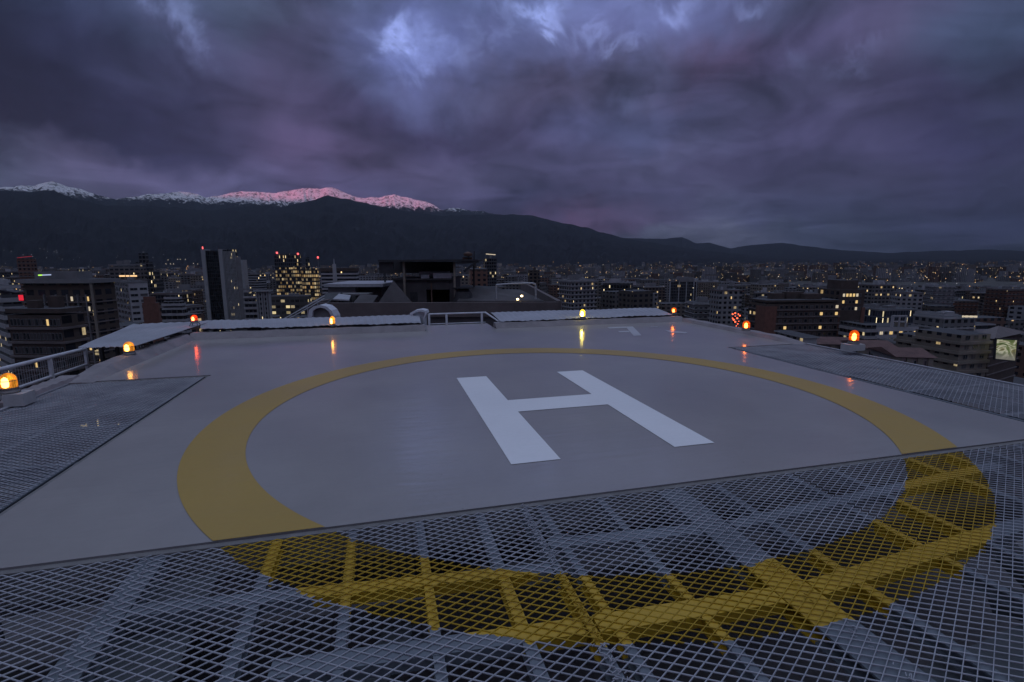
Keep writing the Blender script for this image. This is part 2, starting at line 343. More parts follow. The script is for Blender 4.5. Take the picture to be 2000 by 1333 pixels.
tag(h.build('letter_marking', m_fade, heli), 'worn white letter near the far corner')
h = MB(); pq(h, [(1298, 644.5), (1312, 646.5), (1343, 649.5), (1338, 651.5), (1309, 650)])
h.build('stroke_marking', m_fade, heli)
h = MB(); pq(h, [(1270, 638.6), (1284, 638.1), (1285, 639), (1271, 639.5)])
h.build('stroke_marking', m_fade, heli)

# ------------------------------------------------------------------ expanded metal panels and their frame
LWD, SWD = .084, .050
def mesh_panel(label, x0, x1, y0, y1, ph, z=0.0):
    segs = []
    nx = int((x1 - x0) / (LWD / 2)); ny = int((y1 - y0) / (SWD / 2))
    gx_ = np.arange(nx + 1) * LWD / 2 + x0; gy_ = np.arange(ny + 1) * SWD / 2 + y0
    pts = []
    for j in range(ny):
        for i in range(nx):
            if (i + j) % 2 == 0: pts.append((gx_[i], gy_[j], gx_[i + 1], gy_[j + 1]))
            else: pts.append((gx_[i], gy_[j + 1], gx_[i + 1], gy_[j]))
    P = np.array(pts); A = P[:, :2]; B = P[:, 2:]
    d_ = (B - A) / np.linalg.norm(B - A, axis=1)[:, None]
    # knuckles: pull the ends together along x so that the bonds have length
    n_ = np.stack([-d_[:, 1], d_[:, 0]], 1); n_ *= np.sign(n_[:, 1])[:, None]
    wx, wz = .0024, .0029                      # ribbon leans: half width in plan, half height
    sag = lambda X, Y: -.006 + .004 * np.sin(X * 2.1 + ph) * np.sin(Y * 1.7 + ph * 2) + .0015 * np.sin(X * 9 + Y * 7)
    V = []
    for Q in (A, B):
        zc = z + sag(Q[:, 0], Q[:, 1])
        for sx, sz in ((-1, -1), (.15, -1.0), (1, 1), (-.15, 1.0)):
            V.append(np.stack([Q[:, 0] + n_[:, 0] * wx * sx, Q[:, 1] + n_[:, 1] * wx * sx, zc + wz * sz], 1))
    V = np.stack(V, 1).reshape(-1, 3); m_ = len(P)
    fs = np.array([(0, 1, 5, 4), (1, 2, 6, 5), (2, 3, 7, 6), (3, 0, 4, 7)])
    Fc = (np.arange(m_)[:, None, None] * 8 + fs[None]).reshape(-1, 4)
    me = bpy.data.meshes.new('mesh_panel'); me.vertices.add(len(V)); me.vertices.foreach_set('co', V.astype(np.float32).ravel())
    me.loops.add(Fc.size); me.loops.foreach_set('vertex_index', Fc.ravel().astype(np.int32))
    me.polygons.add(len(Fc)); me.polygons.foreach_set('loop_start', np.arange(len(Fc), dtype=np.int32) * 4); me.polygons.foreach_set('loop_total', np.full(len(Fc), 4, dtype=np.int32))
    me.update(); me.validate(); me.materials.append(m_grate)
    o = bpy.data.objects.new('mesh_panel', me); col.objects.link(o); o.parent = fr
    return tag(o, label)
fr = thing('mesh_walkway', 'grey expanded metal mesh walkway on steel beams around the landing deck', 'mesh walkway')
YN = Y0 - .05
mesh_panel('wide grey mesh panel at the near left, clear of the yellow ring', -4.02, -1.262, -1.2, YN, 0)
mesh_panel('near mesh panel crossed by the lower left of the yellow ring', -1.288, .832, -1.2, YN, 1.3)
mesh_panel('near mesh panel right of the ragged seam under the H', .80, 2.93, -1.2, YN, 2.2)
mesh_panel('near mesh panel holding the right end of the yellow ring', 2.91, 5.02, -1.2, YN, 3.4)
mesh_panel('plain grey mesh panel at the near right edge of the picture', 5.0, 7.6, -1.2, YN, 4.1)
mesh_panel('left side mesh panel nearer the camera', -4.02, XL - .05, YN + .012, 5.3, .7)
mesh_panel('left side mesh panel ending at the far corner beside the amber beacon', -4.02, XL - .05, 5.29, Y1 - .06, 1.9)
mesh_panel('right side mesh panel nearer the camera', XR + .05, 7.6, YN + .012, 5.3, 2.7, .02)
mesh_panel('right side mesh panel beside the orange beacon on a white box', XR + .05, 7.6, 5.29, Y1 - .06, 3.3, .012)

xs = [-3.98, -3.6, -3.2, -2.82, -2.44, -2.06, -.655, -.24, .153, .53, .93, 1.35, 2.24, 2.87, 3.27, 4.05, 4.44, 4.83, 5.22, 5.61, 6.04, 6.43, 6.82, 7.2, 7.57]
def ibeam(a, b, wd, dp, zt):
    q = MB(); a, b = Vector((*a, zt)), Vector((*b, zt))
    q.bar(a - Vector((0, 0, .005)), b - Vector((0, 0, .005)), wd, .01)
    q.bar(a - Vector((0, 0, dp / 2)), b - Vector((0, 0, dp / 2)), .008, dp - .022)
    q.bar(a - Vector((0, 0, dp - .005)), b - Vector((0, 0, dp - .005)), wd, .01)
    return q.build('beam', m_beam, fr)
for i, x in enumerate(xs):
    ibeam((x, -1.2), (x, YN - .01), .045 if i % 3 else .055, .065, -.0145)
ibeam((1.88, -1.2), (1.88, YN - .01), .2, .09, -.0145); ibeam((.82, -1.2), (.82, YN - .01), .04, .08, -.0145); ibeam((-1.275, -1.2), (-1.275, YN - .01), .13, .08, -.0145)
for a, b, wd, z in (((-1.2, 2.46), (.79, 2.28), .085, 0), ((-.5, 1.93), (.79, 1.845), .10, 0), ((.85, 1.84), (1.77, 1.80), .11, 0), ((1.99, 1.80), (3.6, 1.97), .11, 0), ((3.6, 1.97), (7.5, 2.1), .1, 0), ((.85, 2.50), (1.77, 2.42), .10, 0), ((1.99, 2.41), (4.6, 2.66), .09, 0), ((-4.0, 1.2), (1.2, 1.25), .09, 0), ((-4.0, .4), (7.5, .4), .1, 0)):
    q = MB(); q.bar((*a, -.0115 - .03), (*b, -.0115 - .03), wd, .06); q.build('cross_member', m_beam, fr)
q = MB(); q.prism([(1.45, 1.30), (2.05, 1.02), (3.9, .95), (3.9, 1.52), (2.75, 1.45)], -.13, -.12); q.build('cover_plate', m_grey0, fr)
q = MB(); q.prism([(-1.24, 1.0), (-.85, 1.0), (-.95, 2.85), (-1.24, 2.85)], -.13, -.12); q.build('cover_plate', m_grey0, fr)
q = MB(); q.prism([(-2.9, 1.0), (-1.9, 1.0), (-1.45, 2.3), (-2.4, 2.3)], -.5, -.49); q.build('cover_plate', m_grey0, fr)
for i, x in enumerate((-3.98, -3.2, -2.5, 6.1, 6.8, 7.5)): ibeam((x, YN + .02), (x, Y1 - .1), .05, .12, -.0145)
for y in (3.6, 4.6, 5.6, 6.6):
    ibeam((-4.0, y), (XL - .06, y), .06, .12, -.027); ibeam((XR + .06, y), (7.55, y), .06, .12, -.027)
for a, b in (((-3.9, -1, -.35), (-2.1, 3.0, -.35)), ((2.2, -.9, -.5), (4.6, 2.9, -.5)), ((5.9, -1, -.4), (3.4, 1.9, -.4)), ((-1.6, -1, -.5), (.1, 2.8, -.5))):
    q = MB(); q.bar(a, b, .16, .1); q.build('brace', m_grey0, fr)
q = MB(); q.bar((-4, 2.7, -.45), (7.5, 2.7, -.45), .2, .3); q.build('girder', m_conc_d, fr); q = MB(); q.bar((-4, .9, -.5), (7.5, .9, -.5), .2, .3); q.build('girder', m_conc_d, fr)

for xc, ya, n_s in ((.816, -.8, 420), (1.9, -.8, 120), (-1.275, -.8, 90)):   # ragged cut strands where two panels meet
    q = MB()
    for _ in range(n_s):
        p = Vector((xc + random.gauss(0, .014), random.uniform(ya, YN), random.uniform(-.004, .006))); a_ = random.choice((.56, -.56, math.pi - .56, math.pi + .56)) + random.gauss(0, .35); l_ = random.uniform(.01, .026)
        q.bar(p, p + Vector((math.cos(a_) * l_, math.sin(a_) * l_, random.uniform(-.004, .01))), .003, .005)
    q.build('cut_edge', m_grate, fr)['kind'] = 'stuff'

# ------------------------------------------------------------------ the building that carries the deck
host = thing('hospital_tower', 'tall concrete tower block carrying the landing deck on its roof', 'building')
q = MB(); q.prism([(-5.4, -3), (9.2, -3), (9.2, 13.6), (-5.4, 13.6)], -69, -1.9, 0, 1); q.build('wall', [m_conc_d, m_conc], host)
for x in (-3.4, 0, 3.4, 7):
    for y in (-.6, 4, 8, 11.5): q = MB(); q.box(x - .15, x + .15, y - .15, y + .15, -1.9, -.6 if y < 1 else -.285); q.build('column', m_conc, host)
q = MB(); q.box(-5.35, -4.35, 4.6, 13.5, -.72, -.6); q.build('gutter_walkway', m_conc_d, host)
q = MB(); q.box(7.75, 9.0, 4.6, 13.5, -1.6, -1.5); q.build('walkway', m_conc_d, host)

# beacons
m_base = mat('beacon_base_metal', (.18, .17, .17), .5, .4, 10, .2)
m_box = mat('grey_junction_box', (.42, .42, .43), .55, 0, 8, .15)
def dome_mat(name, glowc, tint, glow):
    """coloured glass with moulded vertical ribs that catch the light of the bulb inside"""
    m = bpy.data.materials.new(name); m.use_nodes = True; t = m.node_tree; t.nodes.clear()
    tr = N(t, 'ShaderNodeBsdfTransparent'); tr.inputs[0].default_value = (*tint, 1)
    gl = N(t, 'ShaderNodeBsdfGlossy', _Roughness=.1); gl.inputs[0].default_value = (*glowc, 1)
    g = N(t, 'ShaderNodeTexCoord'); s_ = N(t, 'ShaderNodeSeparateXYZ'); L(t, g.outputs['Object'], s_.inputs[0])
    rib = M(t, 'ABSOLUTE', M(t, 'SINE', M(t, 'MULTIPLY', M(t, 'ARCTAN2', s_.outputs[1], s_.outputs[0]), 11.0)))
    hgt = RAMP(t, M(t, 'MULTIPLY', s_.outputs[2], 4.0), (.12, .12), (.42, 1.0), (.8, .7), (1.0, .35))
    n_q = N(t, 'ShaderNodeTexNoise', _Scale=14, _Detail=2); L(t, g.outputs['Object'], n_q.inputs['Vector'])
    st = M(t, 'MULTIPLY', M(t, 'MULTIPLY', hgt, M(t, 'ADD', M(t, 'MULTIPLY', rib, .7), .5)), M(t, 'MULTIPLY', RAMP(t, n_q.outputs['Fac'], (.35, .45), (.65, 1.5)), glow))
    em = N(t, 'ShaderNodeEmission'); em.inputs[0].default_value = (*glowc, 1); L(t, st, em.inputs[1])  # painted glow: light of the bulb put into the glass itself
    lw = N(t, 'ShaderNodeLayerWeight', _Blend=.4)
    m1 = N(t, 'ShaderNodeMixShader'); L(t, M(t, 'ADD', M(t, 'MULTIPLY', lw.outputs['Facing'], .7), .08), m1.inputs[0]); L(t, tr.outputs[0], m1.inputs[1]); L(t, gl.outputs[0], m1.inputs[2])
    a = N(t, 'ShaderNodeAddShader'); L(t, m1.outputs[0], a.inputs[0]); L(t, em.outputs[0], a.inputs[1])
    o = N(t, 'ShaderNodeOutputMaterial'); L(t, a.outputs[0], o.inputs[0]); return m
kinds = {
    'amber': (dome_mat('amber_glass', (1, .40, .04), (1, .72, .42), .55), emit('amber_bulb', (1, .60, .20), 9)),
    'red': (dome_mat('red_glass', (1, .07, .012), (1, .42, .30), .75), emit('red_bulb', (1, .24, .10), 20)),
    'gold': (dome_mat('gold_glass', (1, .38, .03), (1, .7, .4), 1.1), emit('gold_bulb', (1, .58, .18), 16)),
    'yellow': (dome_mat('yellow_glass', (1, .74, .05), (1, .92, .5), 1.6), emit('yellow_bulb', (1, .88, .3), 38)),
    'orange': (dome_mat('orange_glass', (1, .16, .012), (1, .5, .25), .6), emit('orange_bulb', (1, .42, .13), 17))}
def beacon(label, x, y, z, kind, r=.075, hh=.21, stand=None, turn=0.0):
    b = thing('beacon_lamp', label, 'beacon lamp', (x, y, z), turn, 'beacon lamps around the deck edge')
    gm, em = kinds[kind]
    q = MB(); q.lathe((0, 0, 0), [(0, 0), (r * 1.25, 0), (r * 1.25, .012), (r * 1.1, .03), (r * 1.1, .045), (0, .045)], 24); q.build('base', m_base, b, smooth=False, weld=True)
    q = MB(); pr = [(r, .045), (r * 1.02, hh * .55)] + [(r * math.cos(t), hh * .55 + .045 + (hh * .45) * math.sin(t)) for t in [i * math.pi / 16 for i in range(0, 8)]] + [(.002, hh + .045)]
    q.lathe((0, 0, 0), pr, 28); q.build('glass_dome', gm, b, smooth=True, weld=True)
    q = MB(); q.lathe((-.022, -.02, hh * .5 + .03), [(.002, -hh * .36), (r * .38, -hh * .3), (r * .46, -hh * .05), (r * .36, hh * .22), (.002, hh * .34)], 16); q.build('bulb', em, b, smooth=True, weld=True)
    q = MB(); q.lathe((.02, .03, 0), [(.0, .045), (r * .3, .045), (r * .42, hh * .75), (r * .2, hh * .8), (.0, hh * .8)], 12); q.build('reflector', m_rust, b, weld=True)
    q = MB(); q.lathe((0, 0, .045), [(r * 1.03, hh * .5), (r * 1.06, hh * .5), (r * 1.06, hh * .5 + .006), (r * 1.03, hh * .5 + .006)], 28); q.lathe((0, 0, .045), [(r * 1.0, .0), (r * 1.08, .0), (r * 1.08, .014), (r * 1.0, .014)], 28); q.build('clamp_ring', m_base, b, weld=True)
    if stand == 'box':
        q = MB(); q.box(-.02, .17, -.1, .1, -.14, -.004); q.build('junction_box', m_box, b)
    elif stand == 'white':
        q = MB(); q.box(-.16, .14, -.09, .09, -.11, -.004); q.box(.1401, .2, -.05, .05, -.11, -.03); q.build('junction_box', m_box, b)
    elif stand == 'legs':
        for sx, sy in ((-1, -1), (1, -1), (1, 1), (-1, 1)): q = MB(); q.bar((sx * .06, sy * .06, 0), (sx * .09, sy * .09, -.09), .012, .012); q.build('leg', m_base, b)
    return b
beacon('large amber beacon lamp on a grey box at the far left of the picture', -4.07, 6.62, .15, 'amber', .072, .175, 'box')
beacon('amber beacon lamp on the left kerb in front of the slanting awning', -3.98, 9.15, .115, 'amber', .07, .16)
beacon('red beacon lamp on a small stand at the far left corner', -3.98, 12.1, .265, 'red', .062, .13, 'legs')
beacon('orange-gold beacon lamp midway along the far left kerb', -1.13, 11.68, .145, 'gold', .055, .18)
beacon('bright yellow beacon lamp on the far right kerb', 4.78, 11.62, .13, 'yellow', .065, .19)
beacon('orange-red beacon lamp at the far right corner of the awning', 7.42, 11.75, .15, 'orange', .066, .13, 'legs')
beacon('dim orange beacon lamp on the right kerb beside the red-lit tree', 7.2, 8.72, .13, 'orange', .07, .155)
beacon('orange beacon lamp on a white box at the right edge of the mesh', 7.52, 6.55, .19, 'orange', .07, .18, 'white')

# awnings of corrugated sheet
def awning(label, A, B, C, D, nu, nv, amp=.006):
    """A-B near edge, D-C far edge; the ridges run from near to far"""
    A, B, C, D = map(Vector, (A, B, C, D)); q = MB(); top = []
    for i in range(nu + 1):
        rowp = []
        for j in range(nv + 1):
            u_, v_ = i / nu, j / nv
            p = A.lerp(B, u_).lerp(D.lerp(C, u_), v_)
            p.z += amp * math.cos(i * math.pi / 2 * 1.0) + .018 * noise.noise(Vector((u_ * 7, v_ * 2, A.x))) + (.012 * noise.noise(Vector((u_ * 40, 3, A.y))) if j == 0 else 0)
            if j == 0: p += (A - D).normalized() * .05 * noise.noise(Vector((u_ * 30, 7, A.y)))
            rowp.append(p)
        top.append(rowp)
    t = Vector((0, 0, -.008))
    for i in range(nu):
        for j in range(nv):
            P = [top[i][j], top[i + 1][j], top[i + 1][j + 1], top[i][j + 1]]
            q.face(P); q.face([p + t for p in P][::-1])
    for i in range(nu):
        for j in (0, nv):
            q.face([top[i][j], top[i + 1][j], top[i + 1][j] + t, top[i][j] + t])
    for i in (0, nu):
        for j in range(nv): q.face([top[i][j], top[i][j + 1], top[i][j + 1] + t, top[i][j] + t])
    a = thing('corrugated_awning', label, 'awning')
    q.build('sheet', m_awn, a, weld=True)
    for v_ in (.12, .5, .9):
        r_ = MB(); r_.bar(A.lerp(D, v_) - Vector((0, 0, .045)), B.lerp(C, v_) - Vector((0, 0, .045)), .03, .03); r_.build('rafter', m_dark, a)
    for u_ in (.02, .25, .5, .75, .98):
        p0 = A.lerp(B, u_); p1 = D.lerp(C, u_); m0 = p0.lerp(p1, .3); r_ = MB(); r_.bar(m0 - Vector((0, 0, .06)), m0 - Vector((0, 0, 1.6)), .05, .05); r_.build('leg', m_dark, a)
    return a
awning('long pale corrugated awning behind the far left kerb', (-3.72, 11.60, .19), (.80, 11.60, .165), (.86, 13.1, .2), (-4.2, 13.1, .2), 130, 8)
awning('pale corrugated awning behind the far right kerb under the yellow beacon', (2.66, 11.56, .13), (7.28, 11.60, .16), (7.6, 13.0, .2), (2.75, 13.1, .2), 120, 8)
awning('wide pale awning slanting out from the far left corner', (-4.85, 9.5, .2), (-4.0, 9.48, .2), (-3.9, 13.1, .2), (-5.5, 13.0, .19), 36, 14)

# railing in the gap between the awnings
rl = thing('railing', 'white pipe railing across the gap between the two far awnings', 'railing')
for xe, lb in ((-4.06, 0), (7.63, 1)):
    q = MB(); q.box(xe - .025, xe + .025, -1.2, Y1 - .12, -.06, .012 + .012 * lb); q.build('edge_angle', m_galv2, fr)
z_t = ony(872, 613, 12.45).z; z_m = ony(872, 633, 12.45).z
q = MB(); xa, xb = ony(838, 615, 12.45).x, ony(948, 613, 12.45).x
q.tube([(xa, 12.45, z_t), (xb, 12.45, z_t), (xb + .02, 12.45, z_t)], .02); q.build('top_rail', m_wpaint, rl)
for px_ in (838, 872, 941):
    x = ony(px_, 620, 12.45).x; q = MB(); q.box(x - .025, x + .025, 12.43, 12.47, -.25, z_t); q.build('post', m_wpaint, rl)
q = MB(); q.tube([(xb, 12.45, z_t), ony(978, 631, 11.8)], .02); q.build('side_rail', m_wpaint, rl)
q = MB(); q.tube([(xa, 12.46, .02), (xb, 12.46, .02)], .012); q.build('lower_rail', m_wpaint, rl)
# fence on the left
fe = thing('mesh_fence', 'pale guard fence with thin vertical wires beyond the left edge', 'fence')
XF = -5.2
q = MB(); q.tube([(XF, 5.0, .2), (XF, 8.34, .111), (XF, 10.4, .05)], .03); q.build('top_rail', m_wpaint, fe)
q = MB(); q.tube([(XF, 5.0, -.2), (XF, 10.4, -.23)], .022); q.build('bottom_rail', m_wpaint, fe)
for y in (6.4, 7.9, 9.41, 10.4):
    q = MB(); q.box(XF - .02, XF + .02, y - .03, y + .03, -.6, .2 - (y - 5) * .027 - .02); q.build('post', m_wpaint, fe)
q = MB(); y = 5.0
while y < 10.4:
    q.bar((XF, y, -.2), (XF, y, .19 - (y - 5) * .027), .004, .004); y += .055
for z in (-.1, .0): q.bar((XF, 5, z), (XF, 10.4, z - .04), .004, .004)
q.build('wire_infill', m_galv, fe)
# curved vents
def hood(label, pts, dep, wall):
    b = thing('curved_vent', label, 'vent hood'); q = MB(); n_ = len(pts)
    P0 = [Vector(p) for p in pts]; off = fw * dep
    for a, c in zip(P0, P0[1:]): q.face([a, c, c + off, a + off])
    ctr = sum(P0, Vector()) / n_
    inn = [p + (ctr - p) * .3 for p in P0]
    for i in range(n_ - 1): q.face([P0[i], P0[i + 1], inn[i + 1], inn[i]]); q.face([inn[i], inn[i + 1], inn[i + 1] + off, inn[i] + off])
    q.build('shell', m_wpaint, b, weld=True)
    q = MB(); q.face([inn[0] + off * .25] + [p + off * .25 for p in inn[1:]]); q.face([inn[0] + off * .5] + [p + off * .5 for p in inn[1:]][::-1]); q.build('back_panel', wall, b)
hood('white arched hood rising behind the orange-gold beacon', [at(x, y, 14.5) for x, y in ((600, 640), (603, 606), (612, 599), (624, 596), (637, 599), (647, 607), (653, 618), (656, 640))], .5, m_conc)
hood('white rounded vent hood at the end of the long awning', [at(x, y, 12.6) for x, y in ((812, 640), (806, 622), (800, 612), (810, 607), (822, 605), (832, 607), (834, 612), (829, 622), (829, 640))], .35, m_wpaint)
for i, (x, y, z, s_) in enumerate(((-4.55, 10.4, -.6, .32), (-4.75, 9.9, -.6, .22))):
    u_ = thing('rooftop_unit', ('larger pale cooling unit under the slanting awning', 'smaller pale cooling unit under the slanting awning')[i], 'cooling unit', (x, y, z))
    q = MB(); q.box(-s_ / 2, s_ / 2, -s_ / 2, s_ / 2, .03, s_ * .9); q.build('casing', m_wpaint, u_)
    q = MB(); q.lathe((0, 0, s_ * .9), [(0, .02), (s_ * .3, .02), (s_ * .36, 0)], 16); q.build('fan_guard', m_dark, u_)
    q = MB(); q.box(-s_ / 2, s_ / 2, -s_ * .45, -s_ * .3, 0, .03); q.build('foot', m_dark, u_)
    q = MB(); q.box(-s_ / 2, s_ / 2, s_ * .3, s_ * .45, 0, .03); q.build('foot', m_dark, u_)
#@@CITY
# ------------------------------------------------------------------ facades
GZ = -68.0
def facade(name, wall, glass, pu, pv, wu, wv, lit=.04, litc=(1, .68, .30), lits=1.25, rough=.75, frame=None, vary=.22, run=1.0):
    """wall with a grid of recessed dark windows, some of them lit; pu, pv pitch in metres, wu, wv window share"""
    m = bpy.data.materials.new(name); m.use_nodes = True; t = m.node_tree; b = t.nodes['Principled BSDF']
    uv = N(t, 'ShaderNodeUVMap', uv_map='UVMap'); s = N(t, 'ShaderNodeSeparateXYZ'); L(t, uv.outputs[0], s.inputs[0])
    oi = N(t, 'ShaderNodeObjectInfo')
    u = M(t, 'DIVIDE', s.outputs[0], pu); v = M(t, 'DIVIDE', s.outputs[1], pv)
    fu, fv = M(t, 'FRACT', u), M(t, 'FRACT', v)
    inu = M(t, 'LESS_THAN', M(t, 'ABSOLUTE', M(t, 'SUBTRACT', fu, .5)), wu / 2) if wu < 1 else None
    inv = M(t, 'LESS_THAN', M(t, 'ABSOLUTE', M(t, 'SUBTRACT', fv, .52)), wv / 2)
    win = M(t, 'MULTIPLY', inu, inv) if inu is not None else inv
    c = N(t, 'ShaderNodeCombineXYZ'); L(t, M(t, 'FLOOR', M(t, 'DIVIDE', u, run)), c.inputs[0]); L(t, M(t, 'FLOOR', v), c.inputs[1]); L(t, M(t, 'MULTIPLY', oi.outputs['Random'], 91.7), c.inputs[2])
    wn = N(t, 'ShaderNodeTexWhiteNoise', noise_dimensions='3D'); L(t, c.outputs[0], wn.inputs['Vector'])
    ws = N(t, 'ShaderNodeSeparateColor'); L(t, wn.outputs['Color'], ws.inputs[0])
    lm = M(t, 'MULTIPLY', M(t, 'MULTIPLY', M(t, 'LESS_THAN', ws.outputs[0], lit * 1.9), win), M(t, 'GREATER_THAN', M(t, 'SUBTRACT', fu, M(t, 'MULTIPLY', M(t, 'SUBTRACT', ws.outputs[1], .3), .5)), .4))
    if lit > .3: lm = M(t, 'MULTIPLY', M(t, 'LESS_THAN', ws.outputs[0], lit), win)
    rn = N(t, 'ShaderNodeTexNoise', _Scale=1.1, _Detail=2); L(t, uv.outputs[0], rn.inputs['Vector'])
    lm = M(t, 'MULTIPLY', lm, M(t, 'ADD', M(t, 'MULTIPLY', M(t, 'POWER', ws.outputs[1], 2.0), 1.3), M(t, 'MULTIPLY', rn.outputs['Fac'], .5)))
    tint = M(t, 'ADD', M(t, 'MULTIPLY', oi.outputs['Random'], vary * 2), 1 - vary)
    n = N(t, 'ShaderNodeTexNoise', _Scale=.12, _Detail=6, _Roughness=.65); L(t, uv.outputs[0], n.inputs['Vector'])
    wc = MIX(t, 1.0, wall, M(t, 'MULTIPLY', tint, RAMP(t, n.outputs['Fac'], (.3, .78), (.7, 1.15))), 'MULTIPLY')
    if frame: wc = MIX(t, M(t, 'LESS_THAN', M(t, 'ABSOLUTE', M(t, 'SUBTRACT', fu, .5)), .42), frame, wc)
    gc = MIX(t, 1.0, glass, M(t, 'ADD', M(t, 'MULTIPLY', ws.outputs[2], 1.2), .3), 'MULTIPLY')
    L(t, MIX(t, win, wc, gc), b.inputs['Base Color'])
    L(t, M(t, 'SUBTRACT', rough, M(t, 'MULTIPLY', win, rough - .22)), b.inputs['Roughness'])
    L(t, MIX(t, ws.outputs[2], litc, (1, .80, .46)), b.inputs['Emission Color']); L(t, M(t, 'MULTIPLY', lm, lits), b.inputs['Emission Strength'])
    bp = N(t, 'ShaderNodeBump', _Strength=.8, _Distance=.3, invert=True); L(t, win, bp.inputs['Height']); L(t, bp.outputs[0], b.inputs['Normal'])
    m.cycles.emission_sampling = 'NONE'
    return m
DG = (.018, .02, .028)
FM = {
    'pale grey': facade('pale_grey_facade', (.20, .20, .21), DG, 3.2, 3.0, .55, .5, .035),
    'white banded': facade('white_banded_facade', (.30, .30, .32), DG, 3.4, 3.1, 1.0, .52, .04, run=1),
    'cream': facade('cream_facade', (.20, .175, .145), DG, 3.0, 2.9, .5, .46, .04),
    'brick red': facade('brick_facade', (.15, .075, .055), DG, 3.3, 2.9, .5, .5, .05),
    'dark brown': facade('brown_facade', (.075, .055, .045), DG, 3.6, 3.0, .62, .55, .07),
    'charcoal': facade('charcoal_facade', (.055, .057, .065), (.012, .014, .02), 2.4, 3.3, .8, .7, .05, (1, .8, .45)),
    'concrete': facade('concrete_facade', (.13, .125, .125), DG, 3.6, 3.0, .7, .5, .045),
    'glassy blue': facade('glass_facade', (.07, .08, .10), (.03, .035, .05), 1.6, 3.6, .86, .8, .045, (1, .85, .5))}
m_slab = mat('pale_balcony_slab', (.27, .27, .285), .7, 0, .5, .2)
m_slab_d = mat('brown_balcony_slab', (.13, .11, .11), .7, 0, .5, .2)
m_gl = mat('dark_window_glass', (.014, .016, .022), .15, 0)
m_glb = mat('curtained_window_glass', (.06, .055, .06), .3, 0)
m_lit = emit('lit_window', (1, .68, .28), .8, False); m_lit2 = emit('cool_lit_window', (1, .84, .6), .6, False)
m_brick = mat('red_brick', (.14, .065, .05), .85, 0, .6, .25); m_brown = mat('dark_brown_brick', (.062, .045, .04), .85, 0, .5, .3)
m_cream = mat('cream_render', (.19, .165, .14), .8, 0, .2, .2); m_off = mat('off_white_render', (.33, .33, .35), .75, 0, .2, .12)
m_grey = mat('grey_render', (.17, .17, .18), .8, 0, .2, .2); m_pinkw = mat('pinkish_render', (.23, .19, .19), .8, 0, .3, .15)
m_rtile = mat('faded_red_roofing', (.11, .06, .055), .85, 0, .4, .3); m_fin = mat('pale_concrete_fin', (.27, .28, .295), .7, 0, .2, .1)
m_redl = emit('red_warning_lamp', (1, .12, .12), 2.2, False)

LM = []                                     # landmark footprints: px0, px1, depth, lowest row they must stay visible to
def plan(a, b, c, ytop, Z, rot, depth=None):
    """plan polygon (counter-clockwise) of a block whose near corner stands at column b, Z metres ahead; left face ends at column a, right face at c"""
    P = at(b, ytop, Z); X = (P - EYE).dot(rt)
    def kk(x): v = ray(x, ytop); return v.dot(rt) / v.dot(fw)
    th = R(rot); dR = (math.cos(th), math.sin(th)); dL = (-math.sin(th), math.cos(th))
    def ln(k, d): return (k * Z - X) / (d[0] - k * d[1])
    lr = ln(kk(c), dR) if c > b else (depth or 14); ll = ln(kk(a), dL) if a < b else (depth or 14)
    if ll < 2 or ll > 70: return plan(a, a, c, ytop, Z, rot, depth)
    if a == b and kk(c) < 0:                # left of the view the right flank shows too: keep the far corner at column c
        kc = kk(c); ll = min(ll, .3 * lr); lr = (kc * (Z + ll * dL[1]) - ll * dL[0] - X) / (dR[0] - kc * dR[1])
    w_ = lambda x, z: (rt.x * x + fw.x * z, rt.y * x + fw.y * z)
    p0 = (X, Z); p1 = (X + dR[0] * lr, Z + dR[1] * lr); p3 = (X + dL[0] * ll, Z + dL[1] * ll); p2 = (p1[0] + dL[0] * ll, p1[1] + dL[1] * ll)
    return [Vector(w_(*p)) for p in (p0, p1, p2, p3)], P.z
def grow(poly, o):
    n = len(poly); out = []
    for i in range(n):
        a, b, c = poly[i - 1], poly[i], poly[(i + 1) % n]; e1 = (b - a).normalized(); e2 = (c - b).normalized()
        n1_, n2_ = Vector((e1.y, -e1.x)), Vector((e2.y, -e2.x)); m_ = (n1_ + n2_); out.append(b + m_ * (o / max(.3, 1 + n1_.dot(n2_))))
    return out
def lerp2(P, u, v): return P[0].lerp(P[1], u).lerp(P[3].lerp(P[2], u), v)
def sub(P, u0, u1, v0, v1): return [lerp2(P, u0, v0), lerp2(P, u1, v0), lerp2(P, u1, v1), lerp2(P, u0, v1)]
